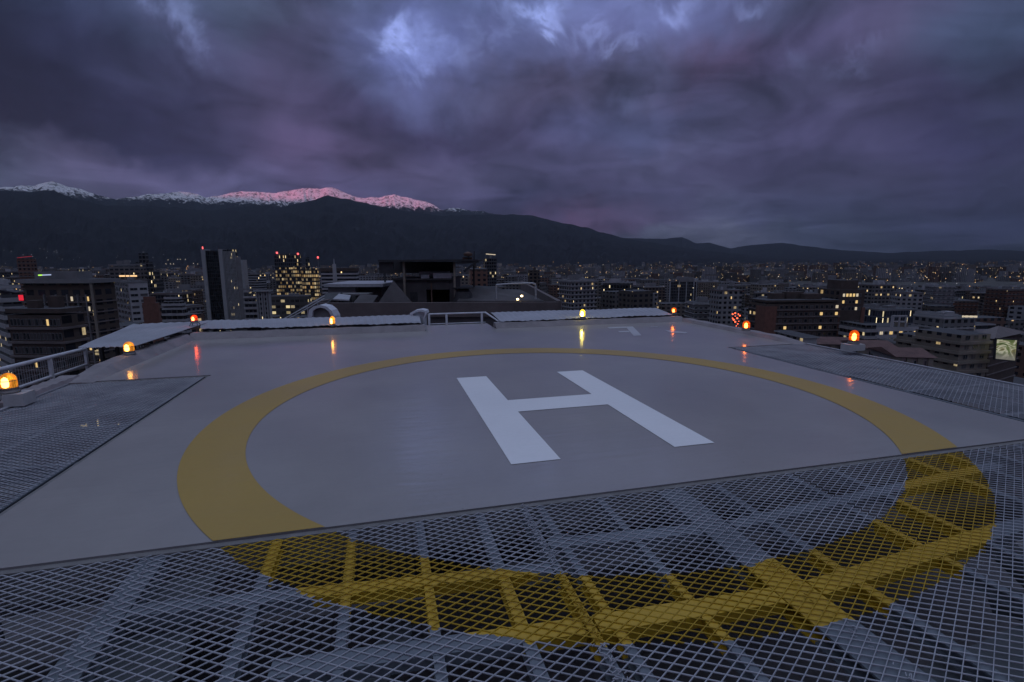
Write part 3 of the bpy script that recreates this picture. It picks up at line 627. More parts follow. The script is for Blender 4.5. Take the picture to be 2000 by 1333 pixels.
def windows(parent, a, b, z0, z1, nc, nr, wf, hf, lit, mats=(None,), skip=()):
    """nc x nr windows, each a part: a thin frame box with the pane set in its front"""
    d_ = (b - a); l = d_.length; d_.normalize(); nrm = Vector((d_.y, -d_.x)); cw, ch = l / nc, (z1 - z0) / nr
    q = {}
    for key, mm in (('d', m_gl), ('c', m_glb), ('w', m_lit), ('k', m_lit2)):
        mb = MB(); ww, hh = cw * wf / 2, ch * hf / 2
        mb.bar((-ww, 0, 0), (ww, 0, 0), .16, hh * 2, 0)
        mb.face([(-ww * .9, -.085, -hh * .88), (ww * .9, -.085, -hh * .88), (ww * .9, -.085, hh * .88), (-ww * .9, -.085, hh * .88)], 1)
        if cw * wf > 1.4: mb.box(-.05, .05, -.1, -.082, -hh * .88, hh * .88, 0)
        o = mb.build('window', [m_grey, mm]); q[key] = o.data; bpy.data.objects.remove(o)
    for i in range(nc):
        for j in range(nr):
            if (i, j) in skip: continue
            r_ = random.random(); key = ('w' if random.random() < .6 else 'k') if r_ < lit else ('c' if r_ > .7 else 'd')
            o = bpy.data.objects.new('window', q[key]); col.objects.link(o)
            p = a + d_ * (cw * (i + .5)); o.location = (p.x + nrm.x * .02, p.y + nrm.y * .02, z0 + ch * (j + .5)); o.rotation_euler = (0, 0, math.atan2(d_.y, d_.x)); o.parent = parent
def reg(a, c, Z, low): LM.append((a, c, Z, low))
def roofbits(bt, P, z, n=3, m=None):
    q = MB(); q.prism(grow(P, .15), z + .003, z + .9, 0, 1); q.build('parapet', [m or m_grey, m_roofing], bt)
    for i in range(n):
        u, v = random.uniform(.15, .65), random.uniform(.2, .6); q = MB(); q.prism(sub(P, u, u + random.uniform(.1, .25), v, v + .25), z + .9, z + random.uniform(2.2, 4.2), 0); q.build('roof_box', m or m_grey, bt)
def bands(bt, P, z0, z1, n, out, hh, m, name='floor_band'):
    q = MB(); st = (z1 - z0) / n
    for i in range(n): q.prism(grow(P, out), z0 + st * i, z0 + st * i + hh, 0, 0)
    return q.build(name, m, bt)

# --- left: framed apartment block
b = thing('apartment_building', 'large brown apartment block with a pale frame round its roof and flank, left', 'building')
P, zt = plan(44, 44, 222, 546, 150, -3); reg(36, 224, 150, 700)
q = MB(); q.prism(P, GZ, zt - 1.2, 0, 1); q.build('wall', [FM['dark brown'], m_roofing], b)
q = MB(); q.prism(grow(P, 1.2), zt - 1.15, zt, 0, 1); q.build('roof_slab', [m_grey, m_roofing], b)
for u in (.985,): q = MB(); q.prism(sub(grow(P, 1.0), u, u + .015, -.0, .06), GZ, zt - 1.16, 0); q.build('frame_fin', m_cream, b)
for u in (.30, .47, .63, .78, .9): q = MB(); q.prism(sub(grow(P, .5), u, u + .012, 0, .4), GZ, zt - 4.5, 0); q.build('pilaster', m_grey, b)
bands(b, P, zt - 46, zt - 4, 14, .35, .35, m_slab_d); 
windows(b, P[0].lerp(P[1], .31), P[0].lerp(P[1], .97), zt - 28, zt - 4.3, 11, 8, .62, .5, .09)
q = MB(); q.prism(sub(P, .1, .75, .2, .8), zt, zt + 2.2, 0, 1); q.build('roof_box', [m_grey, m_roofing], b)
sg = thing('roof_sign', 'thin glowing green and white strip sign on the framed apartment roof', 'sign')
q = MB(); A, B = at(76, 538, 148), at(101, 537, 148); q.bar(A, B, .3, .5, 0); q.build('sign_frame', m_dark, sg)
q = MB(); o3 = Vector((0, 0, 0)) - fw * .2; q.bar(A + o3, A.lerp(B, .3) + o3, .1, .35); q.build('green_tube', emit('green_sign', (.45, .9, .12), 1.3, False), sg)
q = MB(); q.bar(A.lerp(B, .32) + o3, B + o3, .1, .35); q.build('white_tube', emit('white_sign', (.5, .6, .9), .7, False), sg)
sg = thing('wall_sign', 'small glowing red sign on the left flank of the framed apartment block', 'sign')
A = at(41, 582, 147); q = MB(); q.bar(A - rt * .6, A + rt * .6, .25, 1.6); q.build('sign_face', emit('red_sign', (.9, .03, .06), .8, False), sg)
q = MB(); q.bar(A - rt * .7 + fw * .3, A + rt * .7 + fw * .3, .2, 2); q.build('sign_frame', m_dark, sg)
# dark block in front of it
b = thing('apartment_building', 'long dark brick apartment block in front of the framed block, one window lit', 'building')
P, zt = plan(14, 14, 163, 616, 105, -4); reg(8, 166, 105, 705)
q = MB(); q.prism(P, GZ, zt, 0, 1, side=2); q.build('wall', [m_brown, m_roofing, FM['dark brown']], b); bands(b, P, zt - 30, zt, 10, .4, .45, m_slab_d, 'balcony_band'); roofbits(b, P, zt + .46, 2, m_brown)
windows(b, P[0].lerp(P[1], .04), P[0].lerp(P[1], .98), zt - 18, zt, 14, 6, .7, .5, .04)
# striped white one at the frame edge
b = thing('office_building', 'white banded office block cut by the left edge of the picture', 'building')
P, zt = plan(-40, 2, 41, 574, 170, 54); reg(-40, 41, 170, 640)
q = MB(); q.prism(P, GZ, zt, 0, 1); q.build('wall', [FM['charcoal'], m_roofing], b); bands(b, P, zt - 48, zt, 16, .4, 1.5, m_slab); roofbits(b, P, zt + 1.6, 2, m_off)
# white grid office
b = thing('office_building', 'white office slab with a column grid of dark windows beside the framed block', 'building')
P, zt = plan(224, 250, 288, 554, 260, 50); reg(222, 290, 260, 634)
q = MB(); q.prism(P, GZ, zt, 0, 1, side=2); q.build('wall', [m_off, m_roofing, FM['pale grey']], b); roofbits(b, P, zt, 2, m_grey)
windows(b, P[0], P[1], zt - 42, zt - 1.5, 2, 13, .78, .42, .03); windows(b, P[3], P[0], zt - 42, zt - 1.5, 4, 13, .5, .45, .05)
# tower with warm top floors behind
b = thing('office_tower', 'brown tower behind the white grid office with a row of warm lights', 'building')
P, zt = plan(212, 216, 284, 521, 380, 5); reg(212, 285, 380, 553)
q = MB(); q.prism(P, GZ, zt, 0, 1); q.build('wall', [FM['concrete'], m_roofing], b); bands(b, P, zt - 40, zt, 11, .4, .6, m_slab_d); roofbits(b, P, zt + .7, 2)
q = MB()
for i in range(16):
    if i in (5, 9): continue
    A = P[0].lerp(P[1], .35 + i * .036); q.box(A.x - .45, A.x + .45, A.y - .8, A.y - .6, zt - 7.6, zt - 6.6)
q.build('terrace_light', emit('terrace_light', (1, .62, .3), 1.3, False), b)
# spire
b = thing('spire_tower', 'dark tower with a stepped pointed top left of the twin finned tower', 'building')
c0 = at(280, 500, 420); q = MB(); ws_ = (9, 9, 7.5, 7.5, 4.5, 4.5, 2.5, .5); hs = (-c0.z + GZ - 8, -20, -20, -12, -12, -5, -5, 2)
for i in range(0, 7):
    if ws_[i] == ws_[i + 1] or i == 6:
        q.prism([Vector((c0.x + a * ws_[i], c0.y + b_2 * ws_[i])) for a, b_2 in ((-1, -1), (1, -1), (1, 1), (-1, 1))], c0.z + (GZ - c0.z if i == 0 else hs[i]), c0.z + hs[i + 1], 0)
q.build('shaft', FM['charcoal'], b); q = MB(); q.tube([c0 - Vector((0, 0, 6)), c0 + Vector((0, 0, 4))], [1.6, .1], 6); q.build('spire', m_grey, b); reg(270, 290, 420, 545)
# brick + ziggurat
b = thing('apartment_building', 'small red brick block right of the white grid office', 'building')
P, zt = plan(277, 280, 313, 592, 210, 10); reg(277, 314, 210, 630)
q = MB(); q.prism(P, GZ, zt, 0, 1, side=2); q.build('wall', [m_brick, m_roofing, FM['brick red']], b); q = MB(); q.prism(sub(P, .1, .8, .1, .7), zt, zt + 2.6, 0, 1); q.build('roof_box', [m_brick, m_roofing], b)
windows(b, P[0], P[1], zt - 26, zt - 8, 4, 7, .5, .45, .04)
b = thing('office_building', 'stepped white banded block before the twin finned tower', 'building')
for k_, (a, c_, y_, Z_) in enumerate(((313, 367, 606, 235), (318, 360, 590, 240), (322, 352, 577, 246))):
    P, zt = plan(a, a + 4, c_, y_, Z_, 8); q = MB(); q.prism(P, GZ, zt, 0, 1); q.build('wall', [FM['charcoal'], m_roofing], b); bands(b, P, zt - (14 if k_ == 0 else 4), zt, 5 if k_ == 0 else 2, .5, 1.1, m_slab)
reg(313, 367, 235, 632)
# twin finned tower
b = thing('office_tower', 'tall slab tower with pale vertical fins, half dark glass half ribbed grey', 'building')
P, zt = plan(397, 399, 429, 490, 500, 6); q = MB(); q.prism(P, GZ, zt, 0, 1); q.build('glass_wing', [facade('dark_tower_glass', (.03, .033, .04), (.012, .016, .02), 1.8, 3.6, .85, .85, .012), m_roofing], b)
for x in (396.5, 430.5): A = at(x, 487, 499); q = MB(); q.prism([Vector((A.x - 1.7, A.y - 1.5)), Vector((A.x + 1.7, A.y - 1.5)), Vector((A.x + 1.7, A.y + 16)), Vector((A.x - 1.7, A.y + 16))], GZ, A.z, 0); q.build('fin', m_fin, b)
P2, z2 = plan(432, 434, 463, 488, 500, 6); q = MB(); q.prism(P2, GZ, z2, 0, 1); q.build('ribbed_wing', [FM['charcoal'], m_roofing], b)
P2w = None
q = MB(); P3, z3 = plan(460, 462, 470, 502, 501, 6); q.prism(P3, GZ, z3, 0, 1); q.build('side_wing', [m_grey, m_roofing], b)
q = MB()
for i in range(11): A = P2[0].lerp(P2[1], (i + .5) / 11); q.box(A.x - .3, A.x + .3, A.y - .9, A.y + .3, GZ, z2 - 1.5)
q.build('rib', m_fin, b)
q = MB(); A = at(472.5, 508, 500); q.box(A.x - 1, A.x + 1, A.y - 1, A.y + 14, GZ, A.z); q.build('fin', m_fin, b)
q = MB(); A = at(396, 487, 499); q.tube([A, A + Vector((0, 0, 2.4))], .5, 6); q.build('warning_lamp', m_redl, b); reg(393, 476, 500, 630)
# low white neighbours
b = thing('office_building', 'low white banded block against the right side of the finned tower', 'building')
P, zt = plan(476, 478, 501, 572, 330, 8); q = MB(); q.prism(P, GZ, zt, 0, 1); q.build('wall', [FM['charcoal'], m_roofing], b); bands(b, P, zt - 22, zt, 6, .5, 1.5, m_slab); roofbits(b, P, zt + 1.6, 1); reg(476, 501, 330, 620)
b = thing('office_building', 'white block with vertical fins and a flat roof cap by the finned tower', 'building')
P, zt = plan(501, 503, 527, 570, 320, 8); q = MB(); q.prism(P, GZ, zt, 0, 1); q.build('wall', [FM['pale grey'], m_roofing], b)
for i in range(6): q = MB(); q.prism(sub(grow(P, .4), i / 5 * .94, i / 5 * .94 + .06, 0, 1), GZ, zt, 0); q.build('fin', m_fin, b)
q = MB(); q.prism(grow(P, 1.5), zt + .003, zt + 1, 0, 1); q.build('roof_slab', [m_fin, m_roofing], b); reg(501, 530, 320, 620)
# lit glass tower
b = thing('office_tower', 'dark glass office tower with many floors lit yellow and red roof lamps', 'building')
fl = facade('lit_glass_facade', (.03, .032, .04), (.02, .024, .032), 1.9, 3.8, .8, .6, .62, (1, .62, .24), .34, .4); fd = facade('upper_glass_facade', (.035, .04, .05), (.02, .026, .035), 1.9, 3.8, .8, .7, .04)
P, zt = plan(535, 542, 588, 497, 520, 12); zc = at(560, 523, 520).z
q = MB(); q.prism(P, GZ, zc, 0, 1); q.build('lower_floors', [fl, m_roofing], b); q = MB(); q.prism(P, zc + .02, zt, 0, 1); q.build('upper_floors', [fd, m_roofing], b)
P2, z2 = plan(588, 590, 622, 525, 505, 12); q = MB(); q.prism(P2, GZ, z2, 0, 1); q.build('side_wing', [fl, m_roofing], b)
q = MB(); P3, z3 = plan(596, 597, 604, 503, 512, 12); q.prism(P3, GZ, z3, 0, 1); q.build('lift_shaft', [fd, m_roofing], b)
for x, y in ((541, 496), (582, 498), (621, 505)): 
    A = at(x, y, 516); q = MB(); q.tube([A - Vector((0, 0, 3 if x < 600 else 11)), A], .25, 6, 0); q.tube([A, A + Vector((0, 0, 1.8))], .9, 6, 1); q.build('warning_lamp', [m_grey, m_redl], b)
reg(533, 624, 505, 618)
b = thing('shopping_centre', 'low brightly lit yellow shop fronts at the foot of the glass tower', 'building')
P, zt = plan(528, 532, 608, 580, 430, 5); q = MB(); q.prism(P, GZ, zt, 0, 1); q.build('wall', [facade('shop_facade', (.06, .06, .06), (.05, .05, .05), 4, 5, .8, .45, .45, (1, .8, .42), .9), m_roofing], b); roofbits(b, P, zt, 2); reg(528, 608, 430, 618)
b = thing('chimney_mast', 'slim white tapering mast left of the rooftop canopy', 'mast')
A = at(652, 506, 300); q = MB(); q.tube([(A.x, A.y, GZ), A - Vector((0, 0, 3))], [2.4, 1.0], 12); q.build('shaft', m_off, b); q = MB(); q.tube([A - Vector((0, 0, 3)), A], [.35, .2], 6); q.build('tip', m_galv, b); reg(648, 657, 300, 560)
b = thing('office_building', 'pale low building behind the white mast with dark roof band', 'building')
P, zt = plan(627, 630, 700, 531, 420, 4); q = MB(); q.prism(P, GZ, zt, 0, 1); q.build('wall', [FM['white banded'], m_roofing], b); q = MB(); q.prism(grow(P, .5), zt + .003, zt + 3, 0, 1); q.build('roof_band', [m_brown, m_roofing], b); reg(627, 700, 420, 560)

# --- centre: the neighbouring rooftop
K = 27
wg = thing('neighbouring_building', 'brown parapet and flat roof of the building behind the pad', 'building')
pl = [at(604, 592, K), at(1092, 588, K)]; bk_ = [pl[1] + fw * 26 - rt * 1.5, pl[0] + fw * 26 + rt * 1]
q = MB(); q.prism([Vector(p.xy) for p in (*pl, *bk_)], -69.5, -1.45, 0, 1); q.build('wall', [m_conc_d, m_roofing], wg)
m_par = mat('brown_parapet_render', (.115, .095, .095), .85, 0, .8, .25, .3, 15)
for a, c_ in ((pl[0], pl[1]), (pl[1], bk_[0]), (bk_[1], pl[0])):
    q = MB(); q.bar(Vector((a.x, a.y, (a.z - 1.44) / 2)), Vector((c_.x, c_.y, (a.z - 1.44) / 2)), .25, a.z + 1.44); q.build('parapet', m_par, wg)
def kbox(name, par, x0, x1, yt, yb, Z, dep, m, rot=0):
    """box whose front shows from x0 to x1, yt to yb, Z metres ahead"""
    A, B = at(x0, yt, Z), at(x1, yt, Z); zb = at((x0 + x1) / 2, yb, Z).z; q = MB(); o_ = fw * dep
    q.prism([Vector(p.xy) for p in (A, B, B + o_, A + o_)], zb, (A.z + B.z) / 2, 0); return q.build(name, m, par)
cn = thing('rooftop_canopy', 'flat black canopy on posts over the rooftop machine room', 'canopy')
kbox('roof_slab', cn, 738, 934, 507.5, 511, 29, 6.5, m_dark)
for x0, x1, zz_ in ((742, 790, 31), (790, 840, 31), (840, 888, 31)): kbox('fascia_panel', cn, x0, x1, 511.5, 534, zz_ + 3.5, .1, m_dark)
kbox('side_panel', cn, 740, 768, 512, 535, 29.2, .1, m_dark)
for x in (788, 887): kbox('post', cn, x - 2, x + 2, 511.5, 604, 29.3, .13, m_cream)
for x in (750, 925): kbox('post', cn, x - 1.5, x + 1.5, 511.5, 590, 34.5, .13, m_dark)
q = MB(); q.bar(at(934, 509.5, 29.1), at(906, 531, 29.1), .12, .12); q.build('brace', m_dark, cn)
q = MB(); q.bar(at(936, 511, 29.1), at(890, 514, 29.1), .1, .14); q.build('brace', m_dark, cn)
mr = thing('machine_room', 'low dark concrete machine room beneath the canopy', 'machine room')
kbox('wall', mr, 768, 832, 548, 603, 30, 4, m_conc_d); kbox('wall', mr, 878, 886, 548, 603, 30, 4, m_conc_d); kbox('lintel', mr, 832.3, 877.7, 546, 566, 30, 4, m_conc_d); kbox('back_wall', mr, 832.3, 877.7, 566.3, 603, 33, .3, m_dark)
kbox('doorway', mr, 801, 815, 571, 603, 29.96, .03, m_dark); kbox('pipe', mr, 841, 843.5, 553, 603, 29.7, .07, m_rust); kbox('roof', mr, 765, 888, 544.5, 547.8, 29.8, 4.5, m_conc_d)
q = MB(); A, B, C, D_ = at(739, 592, 28.8), at(768, 548, 28.8), at(806, 592, 28.8), at(768, 592, 31.5)
for tri in ((A, C, B), (A, B, D_), (B, C, D_), (A, D_, C)): q.face(tri)
o_ = q.build('sloping_wall', m_conc, mr)
dc = thing('air_duct', 'pale silver air ducts stacked under the canopy', 'duct')
kbox('casing', dc, 818, 872, 531, 541, 30.4, 1.6, m_grey); kbox('casing', dc, 846, 880, 534, 544, 29.9, .8, m_galv); kbox('casing', dc, 822, 838, 537, 544.2, 29.9, .5, m_galv)
vt = thing('rooftop_fan', 'round dark fan drum right of the machine room', 'fan'); c0 = at(905, 590, 29.5); q = MB(); q.lathe((c0.x, c0.y, c0.z - .45), [(.0, 0), (.55, 0), (.6, .5), (.5, 1.0), (.3, 1.25), (0, 1.25)], 16); q.build('drum', m_dark, vt, weld=True)
q = MB(); q.lathe((c0.x, c0.y, c0.z + .8), [(0, 0), (.62, 0), (.62, .06), (0, .06)], 16); q.build('rim', m_dark, vt, weld=True)
pf = thing('upper_roof', 'grey roof slab with a pale edge left of the machine room', 'roof')
kbox('slab', pf, 632, 748, 555, 561, 32, 5, m_galv); kbox('wall', pf, 640, 694, 561.3, 603, 32.4, 4, m_grey); kbox('wall', pf, 696, 745, 561.3, 603, 33, 3, m_conc_d); kbox('step_slab', pf, 638, 720, 574, 577, 31, 1, m_grey)
def sheet(name, label, pts, m, cat='roof sheet', th=.08):
    r_ = thing(name, label, cat); q = MB(); V = [at(*p) for p in pts]; t = Vector((0, 0, -th)); q.face(V); q.face([v + t for v in V][::-1])
    for i in range(len(V)): j = (i + 1) % len(V); q.face([V[i], V[i] + t, V[j] + t, V[j]])
    q.build('sheet', m, r_, weld=True); q = MB()
    for i in range(len(V)): q = MB(); q.bar(V[i] + t * 1.05, (V[i].x, V[i].y, -1.45), .08, .08); q.build('leg', m_dark, r_)
    return r_
sheet('sloping_roof_sheet', 'pale tilted sheet on the far left of the neighbouring roof', [(586, 603, 28), (628, 601, 28), (668, 571, 31), (640, 572, 31)], m_roofing)
sheet('sloping_roof_sheet', 'bright grey tilted skylight left of the sloping concrete wall', [(650, 584, 29), (682, 586, 29), (685, 577, 30.5), (662, 574, 30.5)], m_galv)
sheet('sloping_roof_sheet', 'dark tilted sheet beside the bright skylight', [(690, 592, 28.6), (728, 592, 28.6), (738, 577, 30), (704, 575, 30)], m_conc_d)
sheet('sloping_roof_sheet', 'wide low dark roof right of the fan drum', [(893, 588, 28.4), (1062, 588, 28.4), (1020, 568, 32), (915, 562, 32)], m_conc_d)
sheet('sloping_roof_sheet', 'grey ridge roof beyond the wide low dark roof', [(890, 571, 32.3), (1000, 575, 32.3), (968, 560, 35), (905, 557, 35)], m_roofing)
gf = thing('pipe_frame', 'pale bent pipe frame over the right end of the neighbouring roof', 'pipe frame')
q = MB(); q.tube([at(969, 557, 29), at(1000, 554.5, 29), at(1040, 553.5, 29), at(1045.5, 555.5, 29), at(1046, 560, 29), at(1046.5, 588, 29)], .055); q.build('pipe', m_galv, gf); q = MB(); A = at(969, 557, 29); q.bar(A, (A.x, A.y, -1.45), .08, .08); q.build('post', m_galv, gf)
m_wl = emit('warm_roof_lamp', (1, .72, .36), 7, False)
for i, (x, y) in enumerate(((1011, 585), (1019, 578.5))):
    lp = thing('roof_lamp', ('lower warm lamp on the dark roof under the pipe frame', 'upper warm lamp on the dark roof under the pipe frame')[i], 'lamp', at(x, y, 28.2)); q = MB(); q.lathe((0, 0, 0), [(0, -.06), (.07, -.03), (.075, .02), (0, .06)], 10); q.build('bulb', m_wl, lp, weld=True)
    q = MB(); q.tube([(0, 0, -.07), (0, 0, -.4)], .02); q.build('stem', m_dark, lp)
an = thing('antenna_cluster', 'dark antenna dishes above the right corner of the canopy', 'antenna')
for x, y0_, y1_ in ((915, 494, 512), (926, 491, 512)): q = MB(); q.bar(at(x, y0_, 34), at(x, y1_, 34), .06, .06); q.build('mast', m_dark, an)
q = MB(); c0 = at(914, 499, 34); q.lathe(c0, [(0, -.1), (.28, -.05), (.32, .12), (0, .25)], 12); q.build('dish', m_rust, an, weld=True)
kbox('bracket', an, 903, 922, 503, 507, 34.1, .3, m_rust)
gw = thing('slanted_handrail', 'thin pale handrail sloping up at the left end of the neighbouring roof', 'handrail')
for o2 in (0, 5): q = MB(); q.tube([at(553, 624 + o2, 26), at(600, 598 + o2, 26.5), at(634, 578 + o2, 27)], .03, 6); q.build('rail', m_galv, gw)
for x, y in ((560, 620), (578, 611), (600, 598), (620, 587)): q = MB(); A = at(x, y, 26.4); q.bar(A, A - Vector((0, 0, .8)), .04, .04); q.build('post', m_galv, gw)

# --- right
b = thing('office_tower', 'dark tower framed by white fins in the middle distance, right of centre', 'building')
P, zt = plan(1308, 1310, 1363, 551, 600, 4); q = MB(); q.prism(P, GZ, zt, 0, 1); q.build('wall', [facade('finned_tower_glass', (.05, .052, .06), (.02, .022, .03), 2, 3.5, .7, .7, .02), m_roofing], b)
for u in (-.01, .3, .57, .83, .93): q = MB(); q.prism(sub(grow(P, .6), u, u + .03, 0, .5), GZ, zt, 0); q.build('fin', m_fin, b)
q = MB(); q.prism(sub(P, .32, .85, .1, .6), zt + .01, zt + 5, 0, 1); q.build('roof_box', [m_grey, m_roofing], b); reg(1306, 1366, 600, 592)
b = thing('apartment_building', 'dark brown tower rising above the trees right of the pipe frame', 'building')
P, zt = plan(1031, 1033, 1054, 530, 430, 6); q = MB(); q.prism(P, GZ, zt, 0, 1); q.build('wall', [FM['dark brown'], m_roofing], b); roofbits(b, P, zt, 1, m_brown); reg(1031, 1054, 430, 560)
b = thing('apartment_building', 'red brick tower behind the canopy right end', 'building')
P, zt = plan(916, 919, 952, 529, 300, 6); q = MB(); q.prism(P, GZ, zt, 0, 1); q.build('wall', [FM['brick red'], m_roofing], b); roofbits(b, P, zt, 1, m_brown); reg(915, 953, 300, 560)
b = thing('office_tower', 'grey tower behind the canopy with a white light strip on top', 'building')
P, zt = plan(944, 946, 970, 505, 520, 6); q = MB(); q.prism(P, GZ, zt, 0, 1); q.build('wall', [FM['charcoal'], m_roofing], b)
q = MB(); q.bar(at(949, 496.5, 519), at(968, 498, 519), .4, .8); q.build('light_strip', m_lit2, b); q = MB(); q.bar(at(958, 505, 520), at(958, 498, 520), 8, .6); q.build('sign_mount', m_grey, b); reg(944, 970, 520, 560)
b = thing('apartment_building', 'tower with red warning lamps along its top at far left', 'building')
P, zt = plan(32, 35, 70, 506, 420, 6); q = MB(); q.prism(P, GZ, zt, 0, 1); q.build('wall', [FM['brick red'], m_roofing], b); bands(b, P, zt - 30, zt, 8, .4, .7, m_slab_d); reg(31, 71, 420, 545)
q = MB(); A, B = at(34, 504, 419), at(62, 501, 419); q.bar(A, B, .4, .5); q.build('lamp_row', emit('dim_red_row', (.6, .05, .08), .35, False), b)
# dark complex
b = thing('apartment_building', 'long dark apartment complex with scattered lit windows right of the corner beacon', 'building')
P, zt = plan(1497, 1499, 1640, 594, 215, 4); reg(1494, 1692, 215, 668)
q = MB(); q.prism(P, GZ, zt, 0, 1, side=2); q.build('wall', [m_brown, m_roofing, FM['dark brown']], b); bands(b, P, zt - 30, zt, 10, .5, .5, m_slab_d, 'balcony_band')
windows(b, P[0].lerp(P[1], .17), P[1], zt - 21, zt, 12, 7, .6, .5, .11); q = MB(); q.prism(sub(grow(P, .6), 0, .15, -.0, .5), GZ, zt - 1, 0, 1); q.build('stair_tower', [m_brick, m_roofing], b); roofbits(b, P, zt + .6, 3, m_brown)
b = thing('apartment_building', 'taller dark block with red brick edges and two bright yellow window rows', 'building')
P, zt = plan(1640, 1642, 1690, 566, 222, 4); q = MB(); q.prism(P, GZ, zt, 0, 1, side=2); q.build('wall', [m_brown, m_roofing, FM['dark brown']], b); q = MB(); q.prism(sub(P, .1, .8, .1, .7), zt, zt + 4, 0, 1); q.build('roof_box', [m_brown, m_roofing], b)
q = MB(); q.prism(sub(grow(P, .3), -.02, .1, 0, .5), GZ, zt - 8, 0); q.build('brick_edge', m_brick, b); q = MB(); q.prism(sub(grow(P, .3), .9, 1.03, 0, .5), GZ, zt - 8, 0); q.build('brick_edge', m_brick, b)
for j, (zr, li) in enumerate(((zt - 4, .75), (zt - 7, .45), (zt - 10, .2), (zt - 16, .1), (zt - 19, .7), (zt - 22, .1))): windows(b, P[0].lerp(P[1], .12), P[0].lerp(P[1], .9), zr, zr + 3, 6, 1, .72, .5, li)
# white framed building
b = thing('office_building', 'white building with an open rooftop frame and bright cool windows', 'building')
P, zt = plan(1705, 1709, 1795, 640, 205, 5); reg(1690, 1797, 205, 670)
q = MB(); q.prism(P, GZ, zt, 0, 1, side=2); q.build('wall', [m_off, m_roofing, FM['pale grey']], b)
windows(b, P[0].lerp(P[1], .03), P[0].lerp(P[1], .98), zt - 10.5, zt - .8, 9, 3, .72, .45, .25)
P2, z2 = plan(1692, 1693, 1712, 636, 200, 5); q = MB(); q.prism(P2, GZ, z2, 0, 1); q.build('side_wing', [FM['charcoal'], m_roofing], b); bands(b, P2, z2 - 14, z2, 5, .4, 1.2, m_slab)
for x in (1744, 1757.5, 1770.5): A = at(x, 617, 206); q = MB(); q.bar((A.x, A.y, zt), (A.x, A.y, A.z), .5 if x > 1750 else 1.0, .5); q.build('frame_post', m_off, b)
q = MB(); q.bar(at(1743, 617.5, 206), at(1771, 617.5, 206), .5, .5); q.build('frame_beam', m_off, b); q = MB(); q.bar(at(1743, 628, 206), at(1771, 628, 206), .4, .35); q.build('frame_beam', m_off, b)
q = MB(); q.bar(at(1752, 637, 208), at(1768, 637, 208), 3, 3.2); q.build('roof_box', [FM['cream']], b)
sg = thing('shop_sign', 'short row of tiny white lit letters at the foot of the white framed building', 'sign')
A, B = at(1736, 662.5, 203.5), at(1755, 663, 203.5); q = MB(); q.bar(A + fw * .2, B + fw * .2, .15, 1.0); q.build('sign_board', m_dark, sg)
for i, sx in enumerate((.02, .16, .3, .44, .58, .72, .86)): q = MB(); C = A.lerp(B, sx + .05); q.bar(C - rt * .17, C + rt * .17, .08, .5 if i % 3 else .62); q.build('letter', m_lit2, sg)
b = thing('office_building', 'grey blue block behind the white framed building', 'building')
P, zt = plan(1722, 1724, 1790, 608, 260, 8); q = MB(); q.prism(P, GZ, zt, 0, 1); q.build('wall', [FM['glassy blue'], m_roofing], b); roofbits(b, P, zt, 2); reg(1722, 1790, 260, 640)
b = thing('office_building', 'dark block carrying the glowing blue roof sign', 'building')
P, zt = plan(1792, 1794, 1834, 620, 270, 5); q = MB(); q.prism(P, GZ, zt, 0, 1); q.build('wall', [FM['charcoal'], m_roofing], b); roofbits(b, P, zt, 1); reg(1790, 1836, 270, 650)
sg = thing('roof_sign', 'long glowing blue letter sign on a dark roof', 'sign')
A, B = at(1800, 617, 268), at(1828, 617, 268); q = MB(); q.bar(A + fw * .3, B + fw * .3, .2, 1.5); q.build('sign_frame', m_dark, sg)
for i in range(9): q = MB(); C = A.lerp(B, (i + .5) / 9); q.bar(C - rt * .33, C + rt * .33, .1, 1.2 - .25 * (i % 2)); q.build('letter', emit('blue_letter', (.05, .16, 1), 2.0, False) if i == 0 else bpy.data.materials['blue_letter'], sg)
# hotel with the white sign
b = thing('hotel_building', 'pale grey block with white bands and a white lit roof sign', 'building')
P, zt = plan(1843, 1848, 1905, 624, 215, 8); reg(1842, 1950, 215, 660)
q = MB(); q.prism(P, GZ, zt, 0, 1); q.build('wall', [FM['pale grey'], m_roofing], b); bands(b, P, zt - 17, zt - 2, 6, .4, .7, m_slab); roofbits(b, P, zt, 2, m_off)
P2, z2 = plan(1845, 1847, 1872, 614, 218, 8); q = MB(); q.prism(P2, GZ, z2, 0, 1); q.build('stair_tower', [m_off, m_roofing], b)
P2, z2 = plan(1905, 1908, 1945, 634, 225, 8); q = MB(); q.prism(P2, GZ, z2, 0, 1); q.build('side_wing', [FM['white banded'], m_roofing], b)
sg = thing('roof_sign', 'white lit letter sign on the pale banded block', 'sign')
A, B = at(1879, 618.5, 214), at(1909, 619, 214); q = MB(); q.bar(A + fw * .3, B + fw * .3, .2, .9); q.build('sign_frame', m_grey, sg)
for i in range(10): q = MB(); C = A.lerp(B, (i + .5) / 10); q.bar(C - rt * .27, C + rt * .27, .1, .85 - .2 * (i % 3 == 1)); q.build('letter', m_lit2, sg)
